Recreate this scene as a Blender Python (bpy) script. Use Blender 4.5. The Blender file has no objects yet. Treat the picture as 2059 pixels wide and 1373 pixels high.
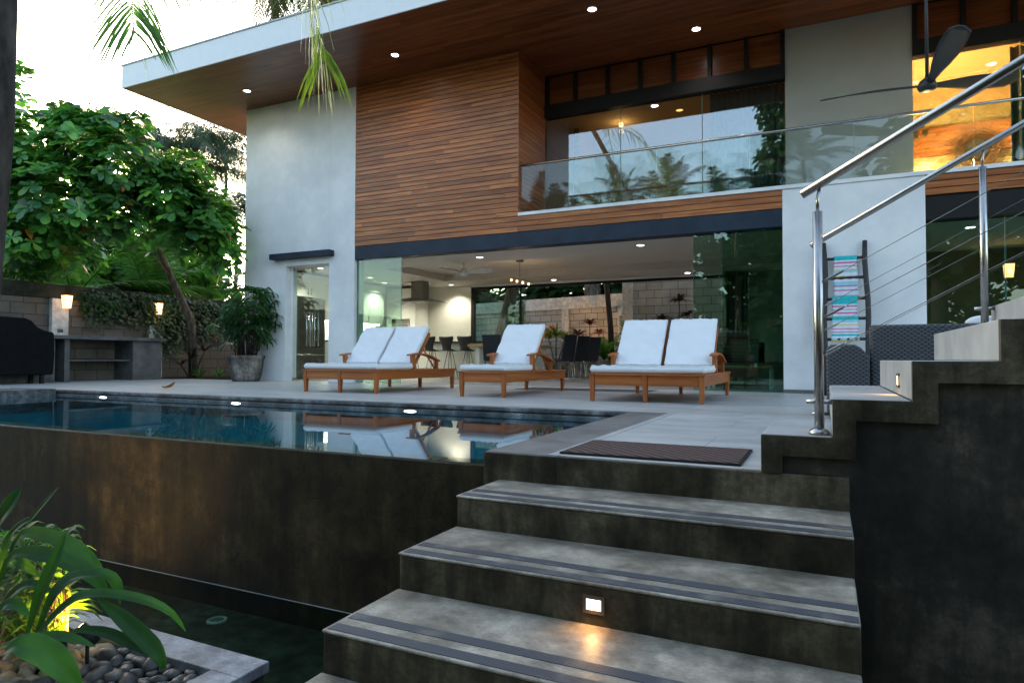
EXPO = 3.2; LAMPK = .45
import bpy, math, random
from mathutils import Vector, Matrix
random.seed(11)
SC = bpy.context.scene
COL = SC.collection
PI = math.pi
R = math.radians
# ------------------------------------------------------------------ camera
CAM_H = 0.48
YAW, PITCH, ROLL = R(25.5595), R(1.5065), R(0.19)
FPX, CX, CY = 1311.32, 1029.5, 686.5
FW = Vector((-math.sin(YAW)*math.cos(PITCH), math.cos(YAW)*math.cos(PITCH), math.sin(PITCH)))
_r = Vector((math.cos(YAW), math.sin(YAW), 0)); _u = _r.cross(FW)
RT = _r*math.cos(ROLL) + _u*math.sin(ROLL); UP = RT.cross(FW)
EYE = Vector((0, 0, CAM_H))
cam_d = bpy.data.cameras.new('camera'); cam = bpy.data.objects.new('camera', cam_d); COL.objects.link(cam)
M = Matrix((RT, UP, -FW)).transposed().to_4x4(); M.translation = EYE
cam.matrix_world = M
cam_d.sensor_width = 36; cam_d.lens = FPX/2059*36; cam_d.clip_start = 0.02; cam_d.clip_end = 600
SC.camera = cam
def ray(px, py): return FW + RT*((px-CX)/FPX) - UP*((py-CY)/FPX)
def atY(px, py, Y):
    d = ray(px, py); return EYE + d*(Y/d.y)
def atX(px, py, X):
    d = ray(px, py); return EYE + d*(X/d.x)
def atZ(px, py, z):
    d = ray(px, py); return EYE + d*((z-CAM_H)/d.z)
def atD(px, py, dist): return EYE + ray(px, py)*dist
# ------------------------------------------------------------------ object helpers
def tag(o, label=None, cat=None, group=None, kind=None):
    if label: o['label'] = label
    if cat: o['category'] = cat
    if group: o['group'] = group
    if kind: o['kind'] = kind
    return o
def thing(name, loc, label, cat, group=None, rz=0):
    o = bpy.data.objects.new(name, None); COL.objects.link(o)
    o.location = loc; o.rotation_euler = (0, 0, rz); o.empty_display_size = .2
    return tag(o, label, cat, group)
class MB:
    def __init__(s): s.v = []; s.f = []; s.sm = []
    def add(s, vs, fs, smooth=False):
        b = len(s.v); s.v += [tuple(v) for v in vs]
        for f in fs: s.f.append(tuple(i+b for i in f)); s.sm.append(smooth)
        return s
    def box(s, x0, x1, y0, y1, z0, z1):
        v = [(x0,y0,z0),(x1,y0,z0),(x1,y1,z0),(x0,y1,z0),(x0,y0,z1),(x1,y0,z1),(x1,y1,z1),(x0,y1,z1)]
        return s.add(v, [(0,3,2,1),(4,5,6,7),(0,1,5,4),(1,2,6,5),(2,3,7,6),(3,0,4,7)])
    def obox(s, o, ax, ay, az):      # oriented box from corner o with edge vectors
        o, ax, ay, az = map(Vector, (o, ax, ay, az))
        v = [o, o+ax, o+ax+ay, o+ay, o+az, o+ax+az, o+ax+ay+az, o+ay+az]
        return s.add(v, [(0,3,2,1),(4,5,6,7),(0,1,5,4),(1,2,6,5),(2,3,7,6),(3,0,4,7)])
    def prism(s, poly, axis, a0, a1):   # poly of 2-tuples, extruded along axis
        n = len(poly); vs = []
        for a in (a0, a1):
            for p, q in poly:
                vs.append({'x': (a,p,q), 'y': (p,a,q), 'z': (p,q,a)}[axis])
        fs = [tuple(range(n)), tuple(range(2*n-1, n-1, -1))]
        for i in range(n): j = (i+1) % n; fs.append((j, i, i+n, j+n))
        return s.add(vs, fs)
    def tube(s, pts, rad, n=10, cap=True):
        pts = [Vector(p) for p in pts]; rs = rad if isinstance(rad, (list, tuple)) else [rad]*len(pts)
        vs = []; ref = None
        for i, p in enumerate(pts):
            t = (pts[min(i+1, len(pts)-1)] - pts[max(i-1, 0)]).normalized()
            if ref is None: ref = t.orthogonal().normalized()
            ref = (ref - t*ref.dot(t)).normalized(); bi = t.cross(ref)
            for k in range(n):
                a = 2*PI*k/n; vs.append(p + (ref*math.cos(a) + bi*math.sin(a))*rs[i])
        fs = []
        for i in range(len(pts)-1):
            for k in range(n):
                l = (k+1) % n; fs.append((i*n+k, i*n+l, (i+1)*n+l, (i+1)*n+k))
        s.add(vs, fs, True)
        if cap:
            b = len(s.v)-len(vs)
            s.f.append(tuple(b+k for k in range(n-1, -1, -1))); s.sm.append(False)
            e = b+(len(pts)-1)*n; s.f.append(tuple(e+k for k in range(n))); s.sm.append(False)
        return s
    def lathe(s, prof, c=(0,0,0), n=24, capb=True, capt=True):
        vs = []
        for r, z in prof:
            for k in range(n):
                a = 2*PI*k/n; vs.append((c[0]+r*math.cos(a), c[1]+r*math.sin(a), c[2]+z))
        fs = []
        for i in range(len(prof)-1):
            for k in range(n):
                l = (k+1) % n; fs.append((i*n+k, i*n+l, (i+1)*n+l, (i+1)*n+k))
        s.add(vs, fs, True); b = len(s.v)-len(vs)
        if capb: s.f.append(tuple(b+k for k in range(n-1,-1,-1))); s.sm.append(False)
        if capt: e = b+(len(prof)-1)*n; s.f.append(tuple(e+k for k in range(n))); s.sm.append(False)
        return s
    def grid(s, P, smooth=True):     # P rows of points
        m = len(P[0]); vs = [p for row in P for p in row]
        fs = [(i*m+j, i*m+j+1, (i+1)*m+j+1, (i+1)*m+j) for i in range(len(P)-1) for j in range(m-1)]
        return s.add(vs, fs, smooth)
    def blob(s, c, r, seed=0, amp=.15, n=10, rz=0):
        rnd = random.Random(seed); ph = [rnd.uniform(0, 6.3) for _ in range(6)]
        vs = []; fs = []
        for i in range(n+1):
            th = PI*i/n
            for k in range(2*n):
                a = PI*k/n
                d = 1 + amp*(math.sin(2*a+ph[0])*math.sin(th) + .6*math.sin(3*th+ph[1]) + .5*math.cos(3*a+ph[2])*math.sin(th)**2)
                x, y, z = r[0]*d*math.sin(th)*math.cos(a), r[1]*d*math.sin(th)*math.sin(a), r[2]*d*math.cos(th)
                vs.append((c[0]+x*math.cos(rz)-y*math.sin(rz), c[1]+x*math.sin(rz)+y*math.cos(rz), c[2]+z))
        m = 2*n
        for i in range(n):
            for k in range(m):
                l = (k+1) % m; fs.append((i*m+k, (i+1)*m+k, (i+1)*m+l, i*m+l))
        return s.add(vs, fs, True)
    def strip(s, pts, ws, nrm, fold=.25, cols=3):   # leaf blade: centre line, half widths, up vector
        pts = [Vector(p) for p in pts]; P = []
        nrm = Vector(nrm)
        for i, p in enumerate(pts):
            t = (pts[min(i+1, len(pts)-1)] - pts[max(i-1, 0)])
            if t.length < 1e-7: t = Vector((0,0,1))
            t.normalize(); sd = t.cross(nrm)
            if sd.length < 1e-4: sd = t.orthogonal()
            sd.normalize(); up = sd.cross(t)
            w = ws[i]
            if cols == 3: P.append([p - sd*w + up*w*fold, p, p + sd*w + up*w*fold])
            else:
                row = []
                for c in range(cols):
                    u = 2*c/(cols-1)-1
                    row.append(p + sd*w*u + up*(abs(u)*w*fold + (w*.11 if c % 2 else 0)))
                P.append(row)
        return s.grid(P)
    def build(s, name, mat, parent=None, bevel=0, seg=2, origin=None, label=None):
        me = bpy.data.meshes.new(name)
        off = Vector(origin) if origin is not None else Vector((0,0,0))
        vs = [tuple(Vector(v)-off) for v in s.v] if origin is not None else s.v
        me.from_pydata(vs, [], s.f)
        me.polygons.foreach_set('use_smooth', s.sm)
        me.materials.append(mat); me.update()
        o = bpy.data.objects.new(name, me); COL.objects.link(o)
        if parent is not None: o.parent = parent
        elif origin is not None: o.location = off
        if bevel:
            m = o.modifiers.new('bevel', 'BEVEL'); m.width = bevel; m.segments = seg; m.limit_method = 'ANGLE'; m.angle_limit = R(40)
            m.harden_normals = False
        if label: o['label'] = label
        return o
def part(name, mb, mat, root, bevel=0, seg=2, label=None, world=True):
    """mesh given in world coordinates, parented to an unrotated Empty (or to a part of it)"""
    if world:
        b = root
        off = Vector((0,0,0))
        while b is not None: off += b.location; b = b.parent
        return mb.build(name, mat, root, bevel, seg, origin=off, label=label)
    return mb.build(name, mat, root, bevel, seg, label=label)
def single(name, mb, mat, label, cat, group=None, bevel=0, origin=None, seg=2):
    if origin is None:
        xs = [v[0] for v in mb.v]; ys = [v[1] for v in mb.v]; zs = [v[2] for v in mb.v]
        origin = ((min(xs)+max(xs))/2, (min(ys)+max(ys))/2, min(zs))
    return tag(mb.build(name, mat, None, bevel, seg, origin=origin), label, cat, group)
def struct(name, mb, mat, kind='structure', bevel=0):
    return tag(mb.build(name, mat, None, bevel), None, None, None, kind)
def copy_tree(o, parent=None):
    c = o.copy(); COL.objects.link(c)
    if parent is not None: c.parent = parent
    for ch in list(o.children): copy_tree(ch, c)
    return c
# ------------------------------------------------------------------ material helpers
def new_mat(name):
    m = bpy.data.materials.new(name); m.use_nodes = True
    nt = m.node_tree; return m, nt, nt.nodes['Principled BSDF'], nt.nodes['Material Output']
def node(nt, t, **kw):
    n = nt.nodes.new(t)
    for k, v in kw.items(): setattr(n, k, v)
    return n
def coords(nt, scale=(1,1,1), rot=(0,0,0)):
    t = node(nt, 'ShaderNodeTexCoord'); mp = node(nt, 'ShaderNodeMapping')
    mp.inputs['Scale'].default_value = scale; mp.inputs['Rotation'].default_value = rot
    nt.links.new(t.outputs['Object'], mp.inputs['Vector']); return mp.outputs['Vector']
def noise(nt, vec, scale, detail=4, rough=.55):
    n = node(nt, 'ShaderNodeTexNoise'); n.inputs['Scale'].default_value = scale; n.inputs['Detail'].default_value = detail
    n.inputs['Roughness'].default_value = rough; nt.links.new(vec, n.inputs['Vector']); return n.outputs['Fac']
def ramp(nt, fac, stops, const=False):
    r = node(nt, 'ShaderNodeValToRGB'); cr = r.color_ramp
    if const: cr.interpolation = 'CONSTANT'
    while len(cr.elements) < len(stops): cr.elements.new(.5)
    for e, (p, c) in zip(cr.elements, stops):
        e.position = p; e.color = (*c, 1) if len(c) == 3 else c
    nt.links.new(fac, r.inputs['Fac']); return r.outputs['Color']
def mixc(nt, fac, a, b, mode='MIX'):
    m = node(nt, 'ShaderNodeMix', data_type='RGBA', blend_type=mode)
    for s, x in ((0, fac), (6, a), (7, b)):
        if hasattr(x, 'links'): nt.links.new(x, m.inputs[s])
        elif s == 0: m.inputs[s].default_value = x
        else: m.inputs[s].default_value = (*x, 1)
    return m.outputs[2]
def math_n(nt, op, a, b=None):
    m = node(nt, 'ShaderNodeMath', operation=op)
    for i, x in enumerate((a, b)):
        if x is None: continue
        if hasattr(x, 'links'): nt.links.new(x, m.inputs[i])
        else: m.inputs[i].default_value = x
    return m.outputs[0]
def bump(nt, bs, h, strength=.3, dist=.01):
    b = node(nt, 'ShaderNodeBump'); b.inputs['Strength'].default_value = strength; b.inputs['Distance'].default_value = dist
    nt.links.new(h, b.inputs['Height']); nt.links.new(b.outputs['Normal'], bs.inputs['Normal'])
def mottled(name, c0, c1, scale=3, rough=.6, spec=.4, bs=.1, bscale=60, stretch=(1,1,1), metal=0, lo=.36, hi=.64):
    m, nt, b, o = new_mat(name); v = coords(nt, stretch)
    f = noise(nt, v, scale, 5, .6)
    nt.links.new(ramp(nt, f, [(lo, c0), (hi, c1)]), b.inputs['Base Color'])
    b.inputs['Roughness'].default_value = rough; b.inputs['Specular IOR Level'].default_value = spec; b.inputs['Metallic'].default_value = metal
    if bs: bump(nt, b, noise(nt, v, bscale, 3), bs, .004)
    return m
def wood(name, c0, c1, c2, axis='x', rough=.4, spec=.4, per_board=True, grain=1.0, coat=0):
    """planks: each mesh island gets its own tone, grain runs along axis"""
    m, nt, b, o = new_mat(name)
    st = {'x': (1.2, 26, 26), 'y': (26, 1.2, 26), 'z': (26, 26, 1.2)}[axis]
    v = coords(nt, st)
    g = node(nt, 'ShaderNodeNewGeometry')
    if per_board:
        ad = node(nt, 'ShaderNodeVectorMath', operation='ADD'); sc = node(nt, 'ShaderNodeVectorMath', operation='SCALE')
        cmb = node(nt, 'ShaderNodeCombineXYZ')
        for k in range(3): nt.links.new(g.outputs['Random Per Island'], cmb.inputs[k])
        nt.links.new(cmb.outputs[0], sc.inputs[0]); sc.inputs['Scale'].default_value = 60
        nt.links.new(v, ad.inputs[0]); nt.links.new(sc.outputs[0], ad.inputs[1]); v2 = ad.outputs[0]
    else: v2 = v
    f = noise(nt, v2, 1.0*grain, 6, .62)
    col = ramp(nt, f, [(.3, c0), (.5, c1), (.72, c2)])
    if per_board:
        tone = ramp(nt, g.outputs['Random Per Island'], [(0, (.70,.67,.64)), (.35, (.95,.93,.9)), (.7, (1.02,1.02,1.02)), (1, (1.28,1.28,1.26))])
        col = mixc(nt, 1, col, tone, 'MULTIPLY')
    nt.links.new(col, b.inputs['Base Color'])
    b.inputs['Roughness'].default_value = rough; b.inputs['Specular IOR Level'].default_value = spec
    b.inputs['Coat Weight'].default_value = coat; b.inputs['Coat Roughness'].default_value = .25
    bump(nt, b, f, .12, .003)
    return m
def leafmat(name, cols, transl=.35, rough=.4, spec=.45):
    m, nt, b, o = new_mat(name)
    g = node(nt, 'ShaderNodeNewGeometry')
    n = len(cols); col = ramp(nt, g.outputs['Random Per Island'], [(i/max(1, n-1), c) for i, c in enumerate(cols)])
    v = coords(nt); col = mixc(nt, 1, col, ramp(nt, noise(nt, v, 9, 2), [(.3, (.75,.78,.7)), (.7, (1.2,1.18,1.1))]), 'MULTIPLY')
    col = mixc(nt, 1, col, ramp(nt, noise(nt, v, 1.3, 2), [(.38, (.55,.6,.62)), (.62, (1.4,1.38,1.25))]), 'MULTIPLY')
    nt.links.new(col, b.inputs['Base Color']); b.inputs['Roughness'].default_value = rough; b.inputs['Specular IOR Level'].default_value = spec
    t = node(nt, 'ShaderNodeBsdfTranslucent'); nt.links.new(mixc(nt, 1, col, (1.6, 2.0, .7), 'MULTIPLY'), t.inputs['Color'])
    mx = node(nt, 'ShaderNodeMixShader'); mx.inputs[0].default_value = transl
    nt.links.new(b.outputs[0], mx.inputs[1]); nt.links.new(t.outputs[0], mx.inputs[2]); nt.links.new(mx.outputs[0], o.inputs['Surface'])
    return m
def glassmat(name, tint, ior=1.5, rough=0.0, gain=1.0, wav=0):
    m, nt, b, o = new_mat(name); nt.nodes.remove(b)
    tr = node(nt, 'ShaderNodeBsdfTransparent'); tr.inputs[0].default_value = (*tint, 1)
    gl = node(nt, 'ShaderNodeBsdfAnisotropic'); gl.inputs['Roughness'].default_value = rough; gl.inputs['Color'].default_value = (.95,.97,1,1)
    fr = node(nt, 'ShaderNodeFresnel'); gb = node(nt, 'ShaderNodeNewGeometry')
    nt.links.new(math_n(nt, 'ADD', math_n(nt, 'MULTIPLY', gb.outputs['Backfacing'], 1/ior - ior), ior), fr.inputs['IOR'])   # same reflectance on both faces of a pane
    fac = math_n(nt, 'MULTIPLY', fr.outputs[0], gain); fac = math_n(nt, 'MINIMUM', fac, 1.0)
    mx = node(nt, 'ShaderNodeMixShader'); nt.links.new(fac, mx.inputs[0]); nt.links.new(tr.outputs[0], mx.inputs[1]); nt.links.new(gl.outputs[0], mx.inputs[2])
    if wav:
        bp = node(nt, 'ShaderNodeBump'); bp.inputs['Strength'].default_value = wav; bp.inputs['Distance'].default_value = .01
        v = coords(nt, (1, 1.6, 1)); nt.links.new(noise(nt, v, 2.2, 2, .5), bp.inputs['Height'])
        nt.links.new(bp.outputs[0], gl.inputs['Normal']); nt.links.new(bp.outputs[0], fr.inputs['Normal'])
    nt.links.new(mx.outputs[0], o.inputs['Surface']); return m
def emit(name, col, strength):
    m, nt, b, o = new_mat(name)
    b.inputs['Base Color'].default_value = (.8,.8,.8,1); b.inputs['Emission Color'].default_value = (*col, 1); b.inputs['Emission Strength'].default_value = strength
    return m
def plain(name, c, rough=.5, metal=0, spec=.5, var=.12, bs=.05, sc=8):
    return mottled(name, tuple(x*(1-var) for x in c), tuple(min(1, x*(1+var)) for x in c), sc, rough, spec, bs, 80, metal=metal)
MAT = {}
MAT['white'] = mottled('white_plaster', (.67,.68,.69), (.80,.80,.80), 1.6, .75, .25, .12, 45)
MAT['cream'] = mottled('cream_paint', (.66,.66,.58), (.72,.72,.64), 1.5, .6, .3, .05)
MAT['ceil'] = plain('ceiling_paint', (.62,.58,.53), .8, 0, .2, .03, .03)
MAT['tan'] = plain('tan_paint', (.66,.49,.26), .8, 0, .2, .05)
MAT['clad'] = wood('teak_cladding', (.17,.047,.012), (.345,.108,.028), (.50,.205,.062), 'x', .38, .45)
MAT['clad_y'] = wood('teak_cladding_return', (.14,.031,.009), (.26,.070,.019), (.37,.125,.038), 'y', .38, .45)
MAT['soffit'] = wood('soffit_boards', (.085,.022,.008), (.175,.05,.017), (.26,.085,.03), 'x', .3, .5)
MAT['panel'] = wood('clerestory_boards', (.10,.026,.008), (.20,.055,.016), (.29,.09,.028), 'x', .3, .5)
MAT['teak'] = wood('lounger_teak', (.26,.070,.014), (.40,.115,.024), (.50,.17,.045), 'y', .4, .45, True, .8)
MAT['teakx'] = wood('lounger_teak_cross', (.26,.070,.014), (.40,.115,.024), (.50,.17,.045), 'x', .4, .45, True, .8)
MAT['teakz'] = wood('lounger_teak_upright', (.26,.070,.014), (.40,.115,.024), (.50,.17,.045), 'z', .4, .45, True, .8)
MAT['tablewood'] = wood('table_wood', (.3,.17,.07), (.45,.28,.13), (.55,.36,.18), 'x', .45, .4, False)
MAT['navy'] = mottled('dark_steel_beam', (.007,.015,.03), (.014,.028,.05), 2.5, .55, .35, .15, 30)
MAT['black'] = plain('black_metal', (.010,.010,.010), .6, 0, .25)
MAT['cable'] = plain('steel_cable', (.16,.16,.155), .4, 1, .5)
MAT['steel'] = plain('brushed_steel', (.40,.39,.37), .27, 1, .5, .08, .02, 20)
MAT['steel_dk'] = plain('appliance_steel', (.17,.165,.155), .35, 1, .5, .1)
MAT['fabric'] = mottled('cushion_canvas', (.70,.71,.72), (.73,.74,.75), 5, .9, .15, .12, 14)
MAT['concrete_lt'] = mottled('pale_concrete', (.30,.30,.285), (.43,.43,.405), 2.5, .6, .35, .12, 40)
MAT['grip'] = mottled('grip_strip', (.054,.058,.066), (.16,.15,.13), 6, .6, .3, .3, 120, lo=.5, hi=.72)
MAT['blackfab'] = plain('black_cover', (.010,.010,.011), .95, 0, .03)
MAT['chair'] = plain('dark_chair_fabric', (.014,.017,.026), .7, 0, .3)
MAT['stool'] = plain('black_stool_shell', (.012,.012,.012), .4, 0, .5)
MAT['cab'] = plain('cabinet_lacquer', (.72,.74,.68), .3, 0, .4, .02, 0)
MAT['counter'] = plain('dark_worktop', (.03,.03,.032), .25, 0, .5)
MAT['bark'] = mottled('bark', (.05,.04,.032), (.15,.125,.10), 14, .9, .2, .6, 30, (1,1,.35))
MAT['bark_dk'] = mottled('dark_bark', (.025,.02,.017), (.07,.058,.048), 14, .9, .2, .6, 30, (1,1,.35))
MAT['soil'] = mottled('soil', (.015,.011,.008), (.05,.038,.026), 12, .95, .1, .6, 40)
MAT['poolin'] = mottled('pool_tile', (.02,.21,.245), (.035,.29,.33), 3, .4, .4, 0)
MAT['lampglow'] = emit('downlight_glow', (1.0,.80,.55), 1.0)
MAT['lampcool'] = emit('soffit_downlight_glow', (1.0,.93,.92), 2.2)
MAT['warmglow'] = emit('warm_lamp_glow', (1.0,.55,.24), .42)
MAT['stepglow'] = emit('step_light_glow', (1.0,.78,.55), .7)
MAT['stripglow'] = emit('under_cabinet_glow', (1.0,.96,.82), 4)
MAT['lampbody'] = plain('white_lamp_trim', (.7,.7,.7), .4)
MAT['stone'] = mottled('river_cobble', (.026,.023,.02), (.08,.071,.06), 9, .5, .4, .5, 60)
MAT['curtain'] = plain('grey_curtain', (.12,.13,.14), .9, 0, .1)
MAT['sofa'] = plain('sofa_fabric', (.07,.075,.075), .9, 0, .1)
MAT['glass'] = glassmat('clear_glass', (.90,.97,.94))
MAT['glass_green'] = glassmat('green_glass', (.66,.82,.75), 1.5, 0, 1.25)
MAT['glass_up'] = glassmat('upper_glass', (.80,.85,.85), 1.5, 0, 3.8)
MAT['glass_bal'] = glassmat('balustrade_glass', (.84,.90,.88), 1.5, 0, .8)
MAT['glass_edge'] = plain('glass_edge', (.05,.22,.16), .2)
MAT['water'] = glassmat('pool_water', (.55,.85,.90), 1.33, 0.0, 1.05, .004)
MAT['basin_water'] = glassmat('basin_water', (.36,.50,.40), 1.33, 0.0, 1.0, .01)
MAT['almond'] = leafmat('sea_almond_leaf', [(.045,.14,.045), (.085,.24,.06), (.13,.29,.055), (.075,.21,.095), (.045,.15,.05), (.17,.30,.06)], .30, .3, .5)
MAT['almond_old'] = leafmat('turning_leaf', [(.26,.075,.015), (.32,.12,.02), (.20,.09,.025)], .25)
MAT['palm'] = leafmat('palm_leaf', [(.045,.12,.025), (.07,.17,.038), (.10,.21,.05)], .4)
MAT['palm_far'] = leafmat('far_palm_leaf', [(.035,.06,.035), (.05,.085,.05), (.065,.10,.055)], .25)
MAT['palm_yel'] = leafmat('yellow_palm_leaf', [(.20,.27,.03), (.28,.34,.04), (.36,.36,.05)], .4)
MAT['dead'] = leafmat('dry_frond', [(.10,.085,.06), (.16,.13,.09)], .2, .8, .1)
MAT['midleaf'] = leafmat('mid_leaf', [(.04,.11,.025), (.06,.16,.03), (.09,.19,.04)], .4)
MAT['dkleaf'] = leafmat('dark_leaf', [(.015,.04,.015), (.025,.065,.02), (.04,.09,.025)], .25)
MAT['ginger'] = leafmat('pleated_leaf', [(.03,.095,.022), (.065,.15,.022), (.022,.08,.03), (.10,.17,.025)], .5, .5, .3)
MAT['cordy'] = leafmat('cordyline_leaf', [(.03,.010,.012), (.05,.018,.015), (.07,.035,.02)], .25)
MAT['cordy_pink'] = leafmat('pink_cordyline_leaf', [(.20,.03,.06), (.12,.03,.04)], .25)
MAT['brom'] = leafmat('bromeliad_leaf', [(.10,.17,.03), (.16,.2,.03), (.22,.13,.03)], .3)
MAT['flower'] = leafmat('orange_bract', [(.7,.09,.02), (.6,.14,.05), (.55,.2,.1)], .3)
def lamp_data(kind, energy, col, size=.05, angle=110, blend=.6):
    l = bpy.data.lights.new(kind.lower()+'_lamp', kind); l.energy = energy*LAMPK; l.color = col
    if kind == 'SPOT': l.spot_size = R(angle); l.spot_blend = blend; l.shadow_soft_size = size
    elif kind == 'POINT': l.shadow_soft_size = size
    return l
def add_lamp(root, data, loc, aim=None):
    o = bpy.data.objects.new('bulb', data); COL.objects.link(o); o.parent = root; o.location = loc
    if aim is not None: o.rotation_euler = Vector(aim).to_track_quat('-Z', 'Y').to_euler()
    return o
# ---- special surface materials
def mat_deck():
    m, nt, b, o = new_mat('deck_tiles'); v = coords(nt)
    br = node(nt, 'ShaderNodeTexBrick'); br.offset = .5; br.inputs['Scale'].default_value = 1; br.inputs['Mortar Size'].default_value = .004
    br.inputs['Brick Width'].default_value = 1.2; br.inputs['Row Height'].default_value = .6; br.inputs['Mortar Smooth'].default_value = .1
    br.inputs['Color1'].default_value = (.40,.395,.375,1); br.inputs['Color2'].default_value = (.46,.455,.43,1); br.inputs['Mortar'].default_value = (.28,.275,.26,1)
    nt.links.new(v, br.inputs['Vector'])
    st = ramp(nt, noise(nt, coords(nt, (.6,2.2,1)), 2.2, 6, .62), [(.3, (.78,.78,.78)), (.68, (1.12,1.12,1.1))])
    nt.links.new(mixc(nt, 1, br.outputs['Color'], st, 'MULTIPLY'), b.inputs['Base Color'])
    nt.links.new(ramp(nt, noise(nt, v, 5, 4), [(.3, (.34,)*3), (.7, (.55,)*3)]), b.inputs['Roughness']); b.inputs['Specular IOR Level'].default_value = .4
    return m
def mat_blocks(name, c1, c2, mort, plane='x', w=.4, h=.2):
    m, nt, b, o = new_mat(name); t = node(nt, 'ShaderNodeTexCoord'); sp = node(nt, 'ShaderNodeSeparateXYZ'); cb = node(nt, 'ShaderNodeCombineXYZ')
    nt.links.new(t.outputs['Object'], sp.inputs[0]); nt.links.new(sp.outputs[1 if plane == 'x' else 0], cb.inputs[0]); nt.links.new(sp.outputs[2], cb.inputs[1])
    br = node(nt, 'ShaderNodeTexBrick'); br.offset = .5; br.inputs['Scale'].default_value = 1; br.inputs['Mortar Size'].default_value = .009
    br.inputs['Brick Width'].default_value = w; br.inputs['Row Height'].default_value = h; br.inputs['Mortar Smooth'].default_value = .2
    br.inputs['Color1'].default_value = (*c1,1); br.inputs['Color2'].default_value = (*c2,1); br.inputs['Mortar'].default_value = (*mort,1)
    nt.links.new(cb.outputs[0], br.inputs['Vector'])
    st = ramp(nt, noise(nt, t.outputs['Object'], 1.8, 5, .6), [(.3, (.7,.7,.68)), (.7, (1.15,1.15,1.15))])
    nt.links.new(mixc(nt, 1, br.outputs['Color'], st, 'MULTIPLY'), b.inputs['Base Color']); b.inputs['Roughness'].default_value = .9; b.inputs['Specular IOR Level'].default_value = .15
    h = math_n(nt, 'ADD', math_n(nt, 'MULTIPLY', br.outputs['Fac'], -1), math_n(nt, 'MULTIPLY', noise(nt, t.outputs['Object'], 70, 3), .25))
    bump(nt, b, h, .6, .008); return m
def mat_stained(name, c0, c1, c2, crack=.7, rough=.55, drip=True, cs=4.5, ochre=0, amp=1.0, spec=.4):
    """burnished cement: blotches, vertical streaks and a net of hairline cracks in some areas"""
    m, nt, b, o = new_mat(name); v = coords(nt)
    f = noise(nt, v, 2.6, 7, .62)
    col = ramp(nt, f, [(.36, c0), (.5, c1), (.64, c2)])
    fine = noise(nt, v, 17, 5, .65); col = mixc(nt, 1, col, ramp(nt, noise(nt, coords(nt, (1,2.5,1)), 70, 4, .7), [(.36, (.8,.8,.8)), (.64, (1.18,1.18,1.18))]), 'MULTIPLY'); col = mixc(nt, 1, col, ramp(nt, fine, [(.35, (1-.28*amp,)*3), (.65, (1+.3*amp,)*3)]), 'MULTIPLY')
    f2 = noise(nt, coords(nt, (7, 7, 1.0 if drip else 7)), 1.3, 5, .6)
    col = mixc(nt, 1, col, ramp(nt, f2, [(.38, (1-.5*amp,)*3), (.62, (1+.4*amp,)*3)]), 'MULTIPLY')
    vo = node(nt, 'ShaderNodeTexVoronoi', feature='DISTANCE_TO_EDGE'); vo.inputs['Scale'].default_value = cs * 2
    wv = node(nt, 'ShaderNodeVectorMath', operation='ADD'); nz = node(nt, 'ShaderNodeTexNoise'); nz.inputs['Scale'].default_value = 6
    nt.links.new(v, nz.inputs['Vector']); sc = node(nt, 'ShaderNodeVectorMath', operation='SCALE'); sc.inputs['Scale'].default_value = .22
    nt.links.new(nz.outputs['Color'], sc.inputs[0]); nt.links.new(v, wv.inputs[0]); nt.links.new(sc.outputs[0], wv.inputs[1]); nt.links.new(wv.outputs[0], vo.inputs['Vector'])
    cr = ramp(nt, vo.outputs['Distance'], [(0, (1,1,1)), (.03, (0,0,0))])
    msk = mixc(nt, 1, ramp(nt, noise(nt, v, 1.1, 3), [(.40, (0,0,0)), (.55, (1,1,1))]), ramp(nt, noise(nt, v, 5.5, 3), [(.42, (0,0,0)), (.6, (1,1,1))]), 'MULTIPLY')
    k = math_n(nt, 'MULTIPLY', math_n(nt, 'MULTIPLY', cr, msk), crack)
    col = mixc(nt, k, col, tuple(x*.35 for x in c0))
    nt.links.new(col, b.inputs['Base Color'])
    nt.links.new(ramp(nt, f, [(.3, (rough-.12,)*3), (.7, (rough+.15,)*3)]), b.inputs['Roughness']); b.inputs['Specular IOR Level'].default_value = spec
    bump(nt, b, math_n(nt, 'SUBTRACT', noise(nt, v, 30, 4), math_n(nt, 'MULTIPLY', k, .25)), .2, .005); return m
def mat_wicker():
    m, nt, b, o = new_mat('dark_wicker'); v = coords(nt)
    sp = node(nt, 'ShaderNodeSeparateXYZ'); nt.links.new(v, sp.inputs[0])
    ch = math_n(nt, 'ADD', sp.outputs[0], sp.outputs[1])
    row = math_n(nt, 'MULTIPLY', sp.outputs[2], 1/.016); par = math_n(nt, 'MULTIPLY', math_n(nt, 'FLOOR', row), PI)
    a = math_n(nt, 'SINE', math_n(nt, 'ADD', math_n(nt, 'MULTIPLY', ch, 2*PI/.045), par))
    bz = math_n(nt, 'SINE', math_n(nt, 'MULTIPLY', math_n(nt, 'FRACT', row), PI))
    h = math_n(nt, 'MULTIPLY', math_n(nt, 'ADD', math_n(nt, 'MULTIPLY', a, .5), .6), bz)
    nt.links.new(ramp(nt, h, [(.05, (.022,.023,.026)), (.7, (.10,.105,.115))]), b.inputs['Base Color']); b.inputs['Roughness'].default_value = .5
    bump(nt, b, h, .7, .008); return m
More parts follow.
